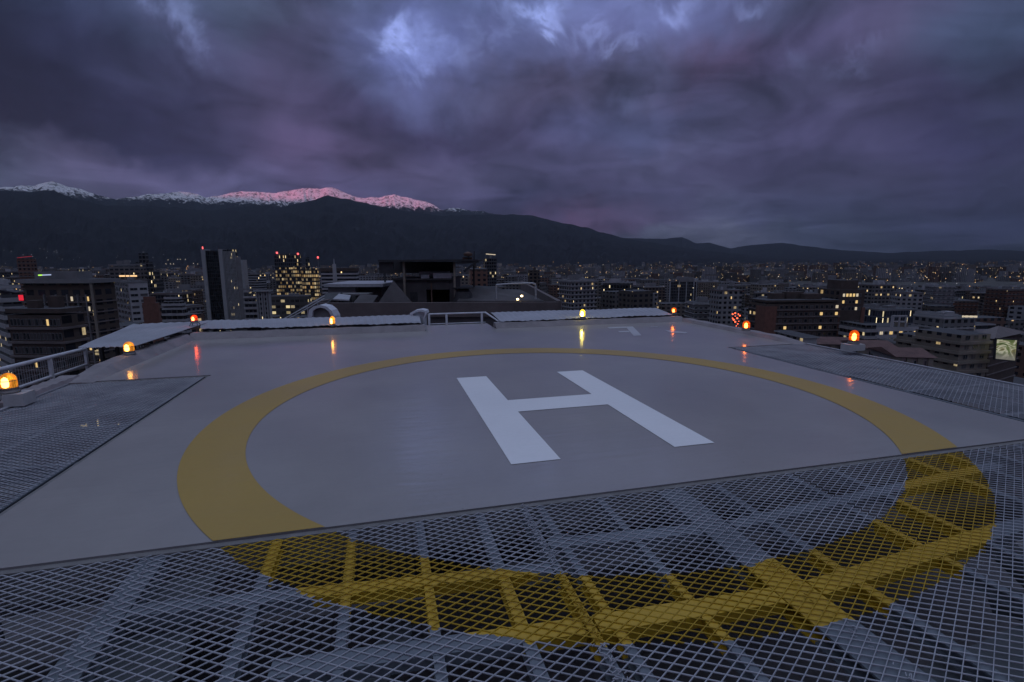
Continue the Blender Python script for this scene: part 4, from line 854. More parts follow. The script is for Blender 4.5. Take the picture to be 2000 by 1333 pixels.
# stepped cream block
b = thing('apartment_building', 'stepped cream apartment block with deep balconies near the right edge', 'building')
wl = m_cream
for k_, (a, n2__, c_, yt, Z_, ro) in enumerate(((1826, 1838, 1862, 690, 165, 18), (1836, 1846, 1886, 662, 162, 16), (1878, 1886, 1935, 655, 150, 12))):
    P, zt = plan(a, n2__, c_, yt, Z_, ro); q = MB(); q.prism(P, GZ, zt, 0, 1, side=2); q.build('wall', [wl, m_roofing, FM['cream']], b); bands(b, P, zt - 18, zt, 6, .5, .9, m_cream, 'balcony_band')
    windows(b, P[0].lerp(P[1], .08), P[0].lerp(P[1], .92), zt - 17.3, zt + .6, 3 if k_ != 1 else 4, 6, .55, .45, .05)
reg(1826, 1940, 150, 740)
b = thing('apartment_building', 'dark building behind the billboard with a sloping pale roof edge', 'building')
P, zt = plan(1898, 1936, 1992, 663, 158, 30); q = MB(); q.prism(P, GZ, zt, 0, 1, side=2); q.build('wall', [m_brown, m_roofing, FM['dark brown']], b); bands(b, P, zt - 24, zt, 8, .3, .3, m_slab_d)
q = MB(); C = lerp2(P, .5, .5); 
G = grow(P, 1.2); 
for i in range(4): q.face([(*G[i], zt + .33), (*G[(i + 1) % 4], zt + .33), (C.x, C.y, zt + 3.2)])
q.build('roof', m_slab_d, b, weld=True); reg(1898, 2000, 150, 750)
bb = thing('billboard', 'lit billboard with a swirling pale green abstract picture on the dark building', 'billboard')
V = [at(1943, 702, 148), at(1983, 706, 150), at(1987, 664, 150), at(1946, 662, 148)]
m_bb = bpy.data.materials.new('billboard_print'); m_bb.use_nodes = True; t = m_bb.node_tree; pb = t.nodes['Principled BSDF']
g_ = N(t, 'ShaderNodeUVMap', uv_map='UVMap'); wv = N(t, 'ShaderNodeTexNoise', _Scale=1.1, _Detail=2, _Distortion=3.2); L(t, g_.outputs[0], wv.inputs['Vector'])
sp = N(t, 'ShaderNodeSeparateXYZ'); L(t, g_.outputs[0], sp.inputs[0])
cc = RAMP(t, wv.outputs['Fac'], (.3, (.05, .09, .02)), (.42, (.2, .24, .08)), (.5, (.75, .72, .5)), (.58, (.28, .25, .1)), (.7, (.04, .05, .02)))
cc = MIX(t, RAMP(t, sp.outputs[1], (.1, .92), (.45, 0.0)), cc, (.30, .28, .22))
L(t, cc, pb.inputs['Base Color']); L(t, cc, pb.inputs['Emission Color']); pb.inputs['Emission Strength'].default_value = .42; m_bb.cycles.emission_sampling = 'NONE'
q = MB(); q.face(V, 0, [(0, 0), (1, 0), (1, 1), (0, 1)]); q.build('printed_face', m_bb, bb)
for a_, c_ in zip(V, V[1:] + V[:1]): q = MB(); q.bar(a_ + fw * .2, c_ + fw * .2, .5, .35); q.build('frame', m_dark, bb)
# pinkish row below
b = thing('apartment_building', 'long low pinkish apartment row with faded red roof behind the mesh edge', 'building')
for k_, (a, c_, yt, Z_) in enumerate(((1600, 1685, 672, 178), (1686, 1752, 680, 160), (1753, 1824, 697, 140))):
    P, zt = plan(a, a + 2, c_, yt, Z_, -9, 14); q = MB(); q.prism(P, GZ, zt, 0, 1, side=2); q.build('wall', [m_pinkw, m_roofing, FM['pale grey']], b)
    G = grow(P, .7); c1, c2 = (G[0] + G[3]) / 2, (G[1] + G[2]) / 2; q = MB(); zr = zt + 1.6
    q.face([(*G[0], zt), (*G[1], zt), (*c2, zr), (*c1, zr)]); q.face([(*G[2], zt), (*G[3], zt), (*c1, zr), (*c2, zr)]); q.face([(*G[1], zt), (*G[2], zt), (*c2, zr)]); q.face([(*G[3], zt), (*G[0], zt), (*c1, zr)]); q.face([(*p, zt - .05) for p in G[::-1]]); q.build('roof', m_rtile, b)
    windows(b, P[0], P[1], zt - 9.2, zt - .2, 7, 3, .42, .46, .02)
    for u in (.0, .27, .55, .82): q = MB(); q.prism(sub(grow(P, .35), u, u + .13, 0, .2), GZ, zt - .1, 0); q.build('bay', m_cream, b)
reg(1600, 1826, 140, 722)
b = thing('low_building', 'flat grey roofed hall in front of the cream block', 'building')
P, zt = plan(1765, 1768, 1812, 676, 185, -6); q = MB(); q.prism(P, GZ, zt, 0, 1); q.build('wall', [m_grey, m_roofing], b); q = MB(); q.prism(grow(P, .8), zt + .003, zt + .6, 0, 1); q.build('roof', [m_grey, m_roofing], b)
b = thing('low_building', 'small white roof hut on the kerb line left of the pinkish row', 'building')
P, zt = plan(1569, 1571, 1596, 661, 150, 4); q = MB(); q.prism(P, GZ, zt, 0, 1, side=2); q.build('wall', [m_off, m_roofing, FM['pale grey']], b); q = MB(); q.prism(grow(P, .5), zt + .003, zt + .4, 0, 1); q.build('roof', [m_slab, m_roofing], b); reg(1566, 1600, 150, 672)

# ------------------------------------------------------------------ terrain
ground_m = bpy.data.materials.new('city_ground'); ground_m.use_nodes = True; t = ground_m.node_tree; pb = t.nodes['Principled BSDF']
g_ = N(t, 'ShaderNodeTexCoord'); n_1 = N(t, 'ShaderNodeTexNoise', _Scale=.03, _Detail=8, _Roughness=.7); L(t, g_.outputs['Object'], n_1.inputs['Vector'])
L(t, RAMP(t, n_1.outputs['Fac'], (.35, (.018, .026, .014)), (.5, (.05, .048, .045)), (.65, (.09, .085, .08))), pb.inputs['Base Color']); pb.inputs['Roughness'].default_value = .9
q = MB(); nn = 96; Rr = [0, 120, 400, 1200, 3000, 7000, 15000]
for r0, r1 in zip(Rr, Rr[1:]):
    for i in range(nn):
        a0, a1 = 2 * math.pi * i / nn, 2 * math.pi * (i + 1) / nn
        f_ = [(r0 * math.cos(a0), r0 * math.sin(a0), GZ), (r1 * math.cos(a0), r1 * math.sin(a0), GZ), (r1 * math.cos(a1), r1 * math.sin(a1), GZ), (r0 * math.cos(a1), r0 * math.sin(a1), GZ)]
        q.face(f_[1:] if r0 == 0 else f_)
tag(q.build('ground', ground_m, None, weld=True), kind='structure')

def range_mesh(name, prof, D0, D1, D2, mt, naz=700, nr=34, rough=1.0, az0=-57, az1=58, fade=None):
    pa = []
    for x, y in prof:
        v = ray(x, y); pa.append((math.atan2(v.dot(rt), v.dot(fw)), v.z / math.hypot(v.x, v.y)))
    pa.sort(); A = np.array(pa); V = []; 
    for i in range(naz + 1):
        az = R(az0) + R(az1 - az0) * i / naz; tanh_ = float(np.interp(az, A[:, 0], A[:, 1])); H = S + tanh_ * D1 - GZ
        H += rough * D1 * .0016 * (noise.fractal(Vector((az * 55, 3.3, D1)), .9, 2.1, 6) )
        for j in range(nr + 1):
            t_ = j / nr
            if t_ < .72: D = D0 + (D1 - D0) * (t_ / .72); s_ = (t_ / .72)
            else: D = D1 + (D2 - D1) * ((t_ - .72) / .28); s_ = 1 - ((t_ - .72) / .28) * 1.0
            s2 = s_ ** 1.35; p = Vector((az * 26, D / D1 * 6.0, D1 * .001))
            rg_ = noise.ridged_multi_fractal(p * 1.0, .9, 2.2, 6, 1.0, 2.0) - 1.0
            z_ = GZ - 2 + H * s2 + rough * rg_ * H * .11 * math.sin(math.pi * min(1, s_ * .96)) * (1 if t_ < .72 else .6)
            lim = (S + tanh_ * D1 - GZ)
            V.append((D * (rt.x * math.sin(az) + fw.x * math.cos(az)), D * (rt.y * math.sin(az) + fw.y * math.cos(az)), max(GZ - 3, z_)))
    F_ = [(i * (nr + 1) + j, (i + 1) * (nr + 1) + j, (i + 1) * (nr + 1) + j + 1, i * (nr + 1) + j + 1) for i in range(naz) for j in range(nr)]
    me = bpy.data.meshes.new(name); me.from_pydata(V, [], F_); me.materials.append(mt); me.update()
    o = bpy.data.objects.new(name, me); col.objects.link(o); return tag(o, kind='structure')
def rock(name, snow):
    m = bpy.data.materials.new(name); m.use_nodes = True; t = m.node_tree; pb = t.nodes['Principled BSDF']; pb.inputs['Roughness'].default_value = .95; pb.inputs['Specular IOR Level'].default_value = .1
    g_ = N(t, 'ShaderNodeTexCoord'); n = N(t, 'ShaderNodeTexNoise', _Scale=.0025, _Detail=9, _Roughness=.65); L(t, g_.outputs['Object'], n.inputs['Vector'])
    base = RAMP(t, n.outputs['Fac'], (.35, (.0025, .003, .006)), (.65, (.007, .0075, .013)))
    if snow:
        s = N(t, 'ShaderNodeSeparateXYZ'); L(t, g_.outputs['Object'], s.inputs[0])
        mp = N(t, 'ShaderNodeMapping'); L(t, g_.outputs['Object'], mp.inputs[0]); mp.inputs['Scale'].default_value = (.013, .013, .0045)
        n2_ = N(t, 'ShaderNodeTexNoise', _Scale=1.0, _Detail=10, _Roughness=.68, _Distortion=.6); L(t, mp.outputs[0], n2_.inputs['Vector'])
        hz = M(t, 'ADD', s.outputs[2], M(t, 'MULTIPLY', M(t, 'SUBTRACT', n2_.outputs['Fac'], .5), snow[1]))
        f = RAMP(t, M(t, 'DIVIDE', M(t, 'SUBTRACT', hz, snow[0]), 260.0), (.3, 0.0), (.62, 1.0))
        pk_ = RAMP(t, n2_.outputs['Fac'], (.36, 0.0), (.50, 1.0))
        f = M(t, 'MULTIPLY', f, M(t, 'MAXIMUM', pk_, .14))
        base = MIX(t, f, base, (.88, .88, .9))
        bp = N(t, 'ShaderNodeBump', _Strength=1.0, _Distance=60); L(t, n2_.outputs['Fac'], bp.inputs['Height']); L(t, bp.outputs[0], pb.inputs['Normal'])
    L(t, base, pb.inputs['Base Color']); return m
front = [(-250, 380), (0, 371), (60, 372), (105, 370), (150, 388), (180, 394), (225, 401), (265, 400), (310, 401), (350, 404), (400, 411), (440, 406), (500, 399), (545, 404), (600, 392), (640, 380), (680, 388), (740, 402), (800, 412), (850, 419), (870, 421), (940, 418), (1000, 418), (1040, 420), (1080, 430), (1150, 445), (1210, 463), (1300, 478), (1400, 492), (1550, 505), (2200, 507)]
back = [(-250, 372), (0, 363), (60, 359), (105, 351), (140, 362), (180, 375), (225, 387), (265, 380), (310, 375), (350, 372), (385, 376), (400, 383), (430, 379), (470, 372), (540, 374), (565, 368), (600, 365), (650, 364), (680, 377), (710, 385), (740, 383), (770, 378), (800, 385), (840, 395), (862, 407), (895, 404), (920, 411), (945, 411), (970, 419), (1100, 440), (1200, 470), (1500, 507), (2200, 508)]
right_ = [(-250, 490), (900, 480), (1100, 470), (1210, 464), (1300, 466), (1332, 462), (1360, 475), (1385, 473), (1425, 485), (1470, 478), (1530, 474), (1570, 480), (1640, 488), (1740, 494), (1820, 490), (1900, 488), (1940, 487), (2000, 491), (2250, 494)]
m_rk = rock('dark_mountain_slope', None); 
range_mesh('foothills', front, 4300, 9000, 9900, m_rk, rough=.8)
range_mesh('snow_mountains', back, 9800, 13000, 14500, rock('snowy_mountain_slope', (1150, 700)), naz=1300, nr=44, rough=.75, az0=-57, az1=25)
range_mesh('far_hills', right_, 7500, 12500, 14500, m_rk, naz=500, rough=.5)
# unseen hills added behind the camera, crest shaped to shade all but chosen snow peaks
q = MB(); N_ = 230; az0, az1 = R(84), R(298); Dw = 12300; prev = None
def whz(az):                                # height of the ridge towards the azimuth of the mountains it shades
    e = math.tan(SUN_EL); return e
for i in range(N_ + 1):
    az = az0 + (az1 - az0) * i / N_; dirx = rt * math.sin(az) + fw * math.cos(az); crest = dirx * Dw
    # follow the sun's path from this crest to the snow range to find which columns it shades
    tv = Vector((sdir.x, sdir.y, 0)).normalized(); bq = crest.dot(tv); cq = crest.length_squared - 13000 ** 2; tt = -bq + math.sqrt(max(0, bq * bq - cq)); hit = crest + tv * tt
    a2 = math.degrees(math.atan2(hit.dot(rt), hit.dot(fw))); px_ = 1000 + F * math.tan(R(max(-70, min(70, a2)))) / math.cos(PITCH)
    ylim = float(np.interp(px_, [-200, 330, 345, 385, 420, 470, 560, 640, 720, 860, 880, 960, 1000, 2200], [344, 346, 362, 379, 383, 387, 395, 398, 402, 420, 400, 395, 358, 358]))
    v = ray(max(-250, min(2250, px_)), ylim); zl = S + 13000 * v.z / math.hypot(v.x, v.y)
    h_ = zl + tt * math.tan(SUN_EL) + 25 * noise.noise(Vector((i * .31, 0, 0)))
    cur = [dirx * (Dw - 3500) + Vector((0, 0, GZ - 2)), dirx * (Dw - 1200) + Vector((0, 0, h_ * .62 + 60 * noise.noise(Vector((i * .2, 5, 0))))), crest + Vector((0, 0, h_)), dirx * (Dw + 3500) + Vector((0, 0, GZ - 2))]
    if prev:
        for j in range(3): q.face([prev[j], cur[j], cur[j + 1], prev[j + 1]])
    prev = cur
tag(q.build('sun_blocking_hills', m_rk, None, weld=True), kind='structure')
def slope_z(x, y):                           # height of the foothill slope seen at x, y, as a point on it
    v = ray(x, y); return v

# ------------------------------------------------------------------ the rest of the city
hor_x = [0, 150, 270, 380, 600, 820, 960, 1310, 1560, 1700, 2000]; hor_y = [735, 690, 636, 630, 632, 614, 620, 604, 668, 700, 758]
def vis_y(x): return float(np.interp(x, hor_x, hor_y)) if not 600 < x < 1092 else min(590, float(np.interp(x, hor_x, hor_y)))
sky_x = [0, 300, 500, 700, 900, 1100, 1300, 1600, 2000]; sky_y = [520, 528, 532, 532, 534, 536, 546, 556, 560]
styles = list(FM)
placed = []
def clash(x, z, r):
    for X, Z_, r2 in placed:
        if (X - x) ** 2 + (Z_ - z) ** 2 < (r + r2) ** 2: return True
    return False
for a, c_, Z_, low in LM:
    mid = (a + c_) / 2; wd_ = (c_ - a) / F * Z_; k0 = (mid - 1000) / F * Z_
    placed.append((k0, Z_ + 9, max(wd_ * .55, 12)))
cands = []
Z = 120.0
while Z < 1700:
    step = 23 + Z * .014; x = -Z * 1.12
    while x < Z * 1.12:
        X = x + random.uniform(-.3, .3) * step; Zc = Z + random.uniform(-.35, .35) * step
        x += step * random.uniform(.85, 1.5)
        px_ = 1000 + F * X / Zc / math.cos(PITCH)
        if not -60 < px_ < 2060 or (1090 < px_ < 1480 and Zc < 280): continue
        wd_ = random.uniform(10, 23) * (1 + Zc / 3000); dp = random.uniform(11, 18)
        # height so that the roofline sits below the photograph's skyline at this place, taller near it
        sy_ = float(np.interp(px_, sky_x, sky_y)); v = ray(px_, sy_); hmax = S + v.z / v.dot(fw) * Zc
        hz = random.choice([random.uniform(12, 24), random.uniform(20, 40), random.uniform(26, 48), random.uniform(36, 56)]); 
        top = min(GZ + hz, hmax + random.uniform(-6, 0)); 
        if top < GZ + 7: continue
        half = (wd_ / 2 + 3) / Zc * F; bad = False
        for a, c_, Zl, low in LM:            # never hide a named building
            if px_ + half > a and px_ - half < c_ and Zc < Zl + 5:
                vl = ray(px_, low); top = min(top, S + vl.z / vl.dot(fw) * Zc)
        if top < GZ + 6: continue
        yt = pix(rt * X + fw * Zc + Vector((0, 0, top)))[1]
        if yt > vis_y(px_) - 2: continue
        if clash(X, Zc, max(wd_, dp) * .56): continue
        placed.append((X, Zc, max(wd_, dp) * .56)); cands.append((X, Zc, wd_, dp, top, px_, yt))
    Z += step * .95
# largest in the picture first
cands.sort(key=lambda c: -(c[2] / c[1]) * (min(vis_y(c[5]), 640) - c[6]))
NB = 252
sectors = [(105, 'the left edge'), (215, 'the framed apartment block'), (340, 'the white grid office'), (480, 'the finned tower'), (635, 'the lit glass tower'), (740, 'the white mast'), (950, 'the black canopy'), (1060, 'the bent pipe frame'), (1200, 'the yellow beacon'), (1300, 'the far right awning'), (1385, 'the white finned tower'), (1480, 'the red-lit tree'), (1600, 'the dark complex'), (1700, 'the yellow-windowed block'), (1790, 'the white framed building'), (1840, 'the blue sign'), (1915, 'the white roof sign'), (9999, 'the billboard')]
grid_r = YAW * -1 + R(14)
small = MB(); stuff_pts = []
info = []
def fp(X, Zc, wd_, dp, rot):
    c = rt * X + fw * Zc; ca, sa = math.cos(rot), math.sin(rot); ux = Vector((rt.x * ca + fw.x * sa, rt.y * ca + fw.y * sa)); uy = Vector((-ux.y, ux.x)); c = Vector(c.xy)
    return [c - ux * wd_ / 2 - uy * dp / 2, c + ux * wd_ / 2 - uy * dp / 2, c + ux * wd_ / 2 + uy * dp / 2, c - ux * wd_ / 2 + uy * dp / 2]
stn = ['pale grey', 'white banded', 'cream', 'brick red', 'dark brown', 'charcoal', 'concrete', 'glassy blue']
for i, (X, Zc, wd_, dp, top, px_, yt) in enumerate(cands[:NB]):
    st = random.choices(stn, (24, 5, 14, 10, 22, 14, 24, 7))[0]
    rot = R(random.choice([8, 8, 8, -20, 24, 0])) + R(random.uniform(-3, 3)); P = fp(X, Zc, wd_, dp, rot)
    kind_ = 'apartment_building' if st not in ('charcoal', 'glassy blue', 'white banded') else 'office_building'
    q = MB(); u0 = random.randint(0, 400) * 3.0
    q.prism(P, GZ, top, 0, 2, False, u0, GZ)
    bal = Zc < 700 and random.random() < .55
    if bal:
        z = top - .3
        while z > max(GZ + 3, top - 32): q.prism(grow(P, .7), z - .25, z + (.75 if st in ('white banded', 'concrete') else .1), 1, 1); z -= 3.0
    o = q.build(kind_, [FM[st], m_slab if st in ('pale grey', 'white banded', 'concrete', 'glassy blue') else m_slab_d, m_roofing])
    q = MB(); q.prism(grow(P, .2), top + .01, top + .8, 0, 1); q.build('parapet', [m_slab if random.random() < .4 else m_slab_d, m_roofing], o)
    u, v_ = random.uniform(.1, .5), random.uniform(.2, .5); q = MB(); q.prism(sub(P, u, u + random.uniform(.15, .4), v_, v_ + .35), top + .8, top + random.uniform(2.5, 5), 0, 1); q.build('roof_box', [m_grey if random.random() < .6 else m_off, m_roofing], o)
    if Zc < 450:
        for k_ in range(random.randint(1, 3)): u, v_ = random.uniform(.1, .85), random.uniform(.1, .8); q = MB(); q.prism(sub(P, u, u + .06, v_, v_ + .12), top + .8, top + random.uniform(1.5, 2.6), 0); q.build('roof_unit', m_galv, o)
    fl_ = (top - GZ) / 3
    size = 'low' if fl_ < 9 else 'mid-rise' if fl_ < 14 else 'tall'
    sec = next(nm for lim, nm in sectors if px_ < lim); band = 'close' if Zc < 330 else 'set back' if Zc < 620 else 'distant' if Zc < 1000 else 'remote'
    shape = 'slab' if wd_ > 24 else 'narrow block' if wd_ < 16 else 'block'
    info.append([o, (sec, band, st, size, shape), px_])
    o['category'] = 'building'; o['group'] = 'city buildings beyond the landing deck'
from collections import defaultdict
byk = defaultdict(list)
for r_ in info: byk[r_[1]].append(r_)
ords = ['leftmost', 'second from left', 'third from left', 'fourth from left', 'fifth from left', 'sixth from left', 'seventh from left', 'eighth from left', 'ninth from left', 'tenth from left', 'eleventh from left', 'twelfth from left']
for (sec, band, st, size, shape), rows in byk.items():
    rows.sort(key=lambda r_: r_[2])
    for n_, r_ in enumerate(rows):
        extra = '' if len(rows) == 1 else ', ' + ords[min(n_, 11)] + ' of these'
        r_[0]['label'] = f'{band} {size} {st} {shape} near {sec}{extra}'.replace(' block near the yellow-windowed block', ' one near the yellow-windowed block')
        bal = None
# remaining near city plus everything farther, as one mass
q = MB()
far = [(X, Zc, wd_, dp, top) for X, Zc, wd_, dp, top, *_ in cands[NB:]]
for _ in range(3600):
    Zc = 1500 + 6200 * random.random() ** 1.25; X = random.uniform(-1.08, 1.08) * Zc
    hz = random.choice([8, 10, 14, 20, 28, 40]) * random.uniform(.7, 1.2); far.append((X, Zc, random.uniform(14, 44), random.uniform(12, 30), GZ + hz))
for X, Zc, wd_, dp, top in far:
    P = fp(X, Zc, wd_, dp, R(random.choice([8, -20, 24])) ); q.prism(P, GZ, top, random.randrange(6), 6, False, random.randint(0, 4000) * 3.0, GZ)
fs = [facade('distant_facade', c_, DG, 4.5, 3.4, .55, .5, lt, (1, .64, .30), 1.7) for c_, lt in (((.17, .17, .18), .012), ((.24, .24, .26), .015), ((.15, .13, .115), .02), ((.12, .07, .055), .02), ((.07, .06, .055), .03), ((.11, .105, .105), .015))]
o = q.build('distant_city', fs + [m_roofing]); tag(o, 'mass of small grey buildings stretching to the foot of the mountains', 'distant buildings', kind='stuff')
# distant lamps
q = MB(); 
def lampq(p, r, m):
    p = Vector(p); a = [p + Vector(v) * r for v in ((1, 0, 0), (0, 1, 0), (-1, 0, 0), (0, -1, 0), (0, 0, 1), (0, 0, -1))]
    for i in range(4): q.face([a[i], a[(i + 1) % 4], a[4]], m); q.face([a[(i + 1) % 4], a[i], a[5]], m)
for _ in range(850):
    Zc = 600 + 6000 * random.random() ** 1.6; X = random.uniform(-1.08, 1.08) * Zc; lampq(rt * X + fw * Zc + Vector((0, 0, GZ + random.choice((9, 12, 18, 30)) + 6)), .35 + Zc * .0003 * random.uniform(.6, 1.4), random.choice((0, 0, 0, 0, 1, 2, 2)))
foot = bpy.data.objects['foothills']
import mathutils
from mathutils.bvhtree import BVHTree
bm_v = [v.co.copy() for v in foot.data.vertices]; bvh = BVHTree.FromPolygons(bm_v, [tuple(p.vertices) for p in foot.data.polygons])
for x, y, m_ in [(324, 516, 1), (328, 508, 1), (333, 516, 1), (339, 516, 1), (347, 507, 1), (352, 507, 1), (362, 507, 1), (378, 515, 1), (386, 516, 1), (8, 489, 2), (22, 491, 2), (78, 486, 2), (86, 487, 2), (110, 490, 2), (500, 500, 2), (1175, 504, 2), (1110, 512, 2), (1310, 512, 2), (1755, 532, 1), (1760, 532, 1), (1752, 532, 2)] + [(random.uniform(0, 380), random.uniform(488, 522), 2) for _ in range(26)] + [(random.uniform(1080, 1990), random.uniform(510, 545), random.choice((0, 1, 2))) for _ in range(60)]:
    d_ = ray(x, y).normalized(); h_ = bvh.ray_cast(EYE, d_)[0]
    if h_ is None and y > 509: h_ = onz(x, y, GZ + 12) if onz(x, y, GZ + 12).length < 6500 else None
    if h_ is None: continue
    p = EYE + (h_ - EYE) * .985; lampq(p, .3 + (p - EYE).length * .00036, m_)
tag(q.build('distant_lamps', [emit('far_warm_lamp', (1, .55, .22), 2.0, False), emit('far_white_lamp', (1, .85, .62), 2.0, False), emit('far_dim_lamp', (.8, .8, .9), .5, False)]), 'scatter of tiny street and floodlights across the distant city and foothills', 'distant lights', kind='stuff')

# trees
leafm = mat('dark_foliage', (.045, .06, .03), .8, 0, 1.5, .35); barkm = mat('bark', (.06, .045, .035), .9, 0, 3, .3)
def tree_mesh(seed, h, rr, tall=1.0):
    rd = random.Random(seed); q = MB(); lumps = [(Vector((rd.uniform(-.6, .6) * rr, rd.uniform(-.6, .6) * rr, h * rd.uniform(.45, .95) * tall)), rr * rd.uniform(.35, .6)) for _ in range(11)]
    for c, r_ in lumps:
        for _ in range(90):
            d_ = Vector((rd.gauss(0, 1), rd.gauss(0, 1), rd.gauss(0, 1))).normalized(); p = c + d_ * r_ * rd.uniform(.55, 1.05); s_ = rd.uniform(.22, .42)
            a = Vector((rd.gauss(0, 1), rd.gauss(0, 1), rd.gauss(0, 1))).normalized() * s_; b_2 = a.cross(d_ + Vector((.1, .2, .3))).normalized() * s_ * .7
            q.face([p - a, p - b_2 * .8, p + a, p + b_2])
    return q.build('crown', leafm), lumps
protos = []
for sd, h, rr in ((1, 12, 4.2), (2, 15, 4.8), (3, 10, 4.4)):
    tr = thing('street_tree', 'x', 'tree'); c_, lumps = tree_mesh(sd, h, rr); c_.parent = tr
    q = MB(); q.tube([(0, 0, 0), (.1, 0, h * .3), (0, .1, h * .55), (.1, 0, h * .8)], [.34, .26, .18, .06], 8)
    for c2_, r_ in lumps[:6]: q.tube([(0, 0, h * .35), c2_ * .6 + Vector((0, 0, h * .12)), c2_], [.14, .09, .03], 6)
    q.build('trunk', barkm, tr); protos.append(tr)
tl = []
used_p = 0
def put_tree(i, loc, label, sc=1.0, group='street trees among the buildings'):
    global used_p
    if i < 3 and not protos[i].get('used'): t = protos[i]; t['used'] = 1
    else:
        t = link_copy(protos[i % 3])
        for ch in protos[i % 3].children: link_copy(ch, t)
    t.location = loc; t.scale = (sc, sc, sc * random.uniform(.9, 1.15)); t.rotation_euler = (0, 0, random.uniform(0, 6)); t['label'] = label; t['category'] = 'tree'; t['group'] = group; return t
spots = []
tries = 0
while len(spots) < 44 and tries < 9000:
    tries += 1
    Zc = random.uniform(200, 700); px_ = random.choice((random.uniform(1380, 1990), random.uniform(1380, 1990), random.uniform(230, 640), random.uniform(1090, 1380))); X = (px_ - 1000) / F * Zc
    if clash(X, Zc, 4.5): continue
    top = rt * X + fw * Zc + Vector((0, 0, GZ + 13)); yt = pix(top)[1]
    if yt > vis_y(px_) - 4 or any(a - 4 < px_ < c_ + 4 and Zc < Zl for a, c_, Zl, low in LM): continue
    placed.append((X, Zc, 4.5)); spots.append((px_, Zc, X))
spots.sort(); cnt = defaultdict(list)
for s_ in spots: cnt[(next(nm for lim, nm in sectors if s_[0] < lim), 'nearby' if s_[1] < 400 else 'farther')].append(s_)
i = 0
for (sec, bd), ss in cnt.items():
    for n_, (px_, Zc, X) in enumerate(ss):
        put_tree(i, (*(rt * X + fw * Zc).xy, GZ), f'{bd} dark leafy street tree near {sec}' + ('' if len(ss) == 1 else f', {ords[min(n_, 11)]} of its row'), random.uniform(.8, 1.25)); i += 1
# tall dark trees beside the right kerb and the red lights among them
for n_, (x, y, Z_, sc) in enumerate(((1478, 598, 120, 1.35), (1466, 612, 112, 1.1), (1412, 622, 118, .8))):
    A = at(x, y, Z_); k_ = A.z - 15 * sc; tt_ = put_tree(i + 1, (A.x, A.y, k_), ('tallest dark tree right of the dim orange beacon', 'dark tree directly behind the dim orange beacon', 'low dark tree left of the red lights')[n_], sc, 'trees behind the right kerb')
    tt_.children[0].parent = tt_; i += 3
    tt_.location.z = GZ; tt_.scale.z = (A.z - GZ) / 14.5
rl_ = thing('red_light_string', 'cluster of red-orange lights glowing through the tree beside the dim orange beacon', 'lights')
mr_ = emit('red_string_bulb', (1, .13, .05), 3.0, False)
for i_, (x, y) in enumerate(((1431, 614), (1436, 612), (1442, 614), (1445, 617), (1440, 622), (1433, 625), (1436, 629), (1431, 622), (1441, 633), (1438, 637), (1443, 640), (1436, 618), (1443, 628))):
    q = MB(); A = at(x, y, 108 + (i_ % 4)); r_ = random.uniform(.1, .2); q.lathe(A, [(0, -r_), (r_, -r_ * .4), (r_, r_ * .4), (0, r_)], 8); q.build('bulb', mr_, rl_, weld=True)
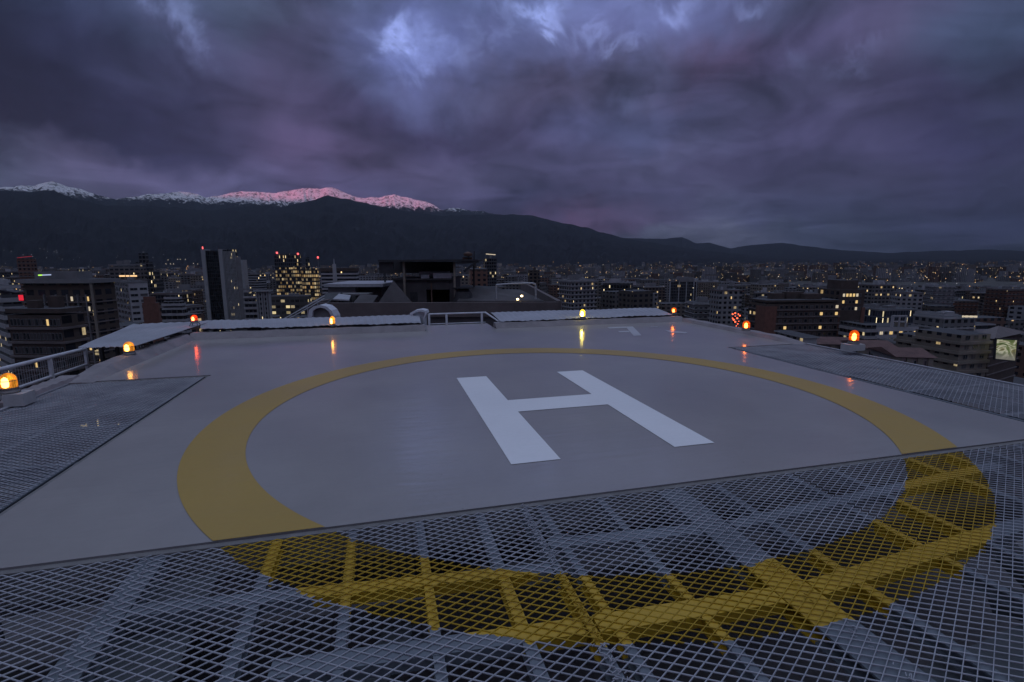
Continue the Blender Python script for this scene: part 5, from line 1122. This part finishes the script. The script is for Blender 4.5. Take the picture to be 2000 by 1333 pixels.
# street lamps
lampm = emit('sodium_lamp', (1, .5, .16), 7, False); lampw = emit('white_street_lamp', (1, .86, .62), 6, False)
def lamp_proto(mm, nm):
    lp = thing('street_lamp', 'x', 'street lamp'); q = MB(); q.tube([(0, 0, 0), (0, 0, 8.6), (.4, 0, 9), (1.4, 0, 9.1)], [.11, .08, .06, .05], 8); q.build('pole', m_galv, lp)
    q = MB(); q.lathe((1.5, 0, 8.95), [(0, -.16), (.3, -.1), (.42, .04), (.2, .16), (0, .18)], 12); q.build('lamp_head', mm, lp, weld=True); return lp
lps = [lamp_proto(lampm, 0), lamp_proto(lampw, 1)]; ls = []; tries = 0
while len(ls) < 70 and tries < 20000:
    tries += 1
    Zc = random.uniform(190, 800); px_ = random.choice((random.uniform(1330, 1995), random.uniform(1500, 1995), random.uniform(225, 640), random.uniform(1090, 1400))); X = (px_ - 1000) / F * Zc
    if clash(X, Zc, 1.5): continue
    yt = pix(rt * X + fw * Zc + Vector((0, 0, GZ + 9)))[1]
    if yt > vis_y(px_) - 3 or any(a - 2 < px_ < c_ + 2 and Zc < Zl for a, c_, Zl, low in LM): continue
    placed.append((X, Zc, 3)); ls.append((px_, Zc, X))
ls.sort(); cnt = defaultdict(list)
for s_ in ls: cnt[(next(nm for lim, nm in sectors if s_[0] < lim), 'nearer' if s_[1] < 450 else 'distant')].append(s_)
i = 0; ul = [0, 0]
for (sec, bd), ss in cnt.items():
    sub_ = {0: 0, 1: 0}; tot = {0: 0, 1: 0}; ks = [1 if (hash_ * 7 + 3) % 10 < 4 else 0 for hash_ in range(len(ss))]
    for k_ in ks: tot[k_] += 1
    for (px_, Zc, X), k_ in zip(ss, ks):
        if not ul[k_]: lp = lps[k_]; ul[k_] = 1
        else:
            lp = link_copy(lps[k_])
            for ch in lps[k_].children: link_copy(ch, lp)
        lp.location = (*(rt * X + fw * Zc).xy, GZ); lp.rotation_euler = (0, 0, random.uniform(0, 6)); lp['category'] = 'street lamp'; lp['group'] = 'street lamps in the city streets'
        lp['label'] = f"{bd} {('orange', 'white')[k_]} street lamp near {sec}" + ('' if tot[k_] == 1 else f', {ords[min(sub_[k_], 11)]} of its row'); sub_[k_] += 1
print('CITY', len(cands), 'trees', len(spots), 'lamps', len(ls))
#@@HAZE
hm = bpy.data.materials.new('haze'); hm.use_nodes = True; t = hm.node_tree; t.nodes.clear()
pv = N(t, 'ShaderNodeVolumePrincipled', _Density=2.0e-5, _Anisotropy=0.5); pv.inputs['Color'].default_value = (.72, .84, 1, 1)
ho = N(t, 'ShaderNodeOutputMaterial'); L(t, pv.outputs[0], ho.inputs['Volume'])
q = MB(); q.box(-17000, 17000, -17000, 17000, GZ - 8, 2680); tag(q.build('haze', hm), 'thin evening haze over the city', 'haze', kind='stuff')
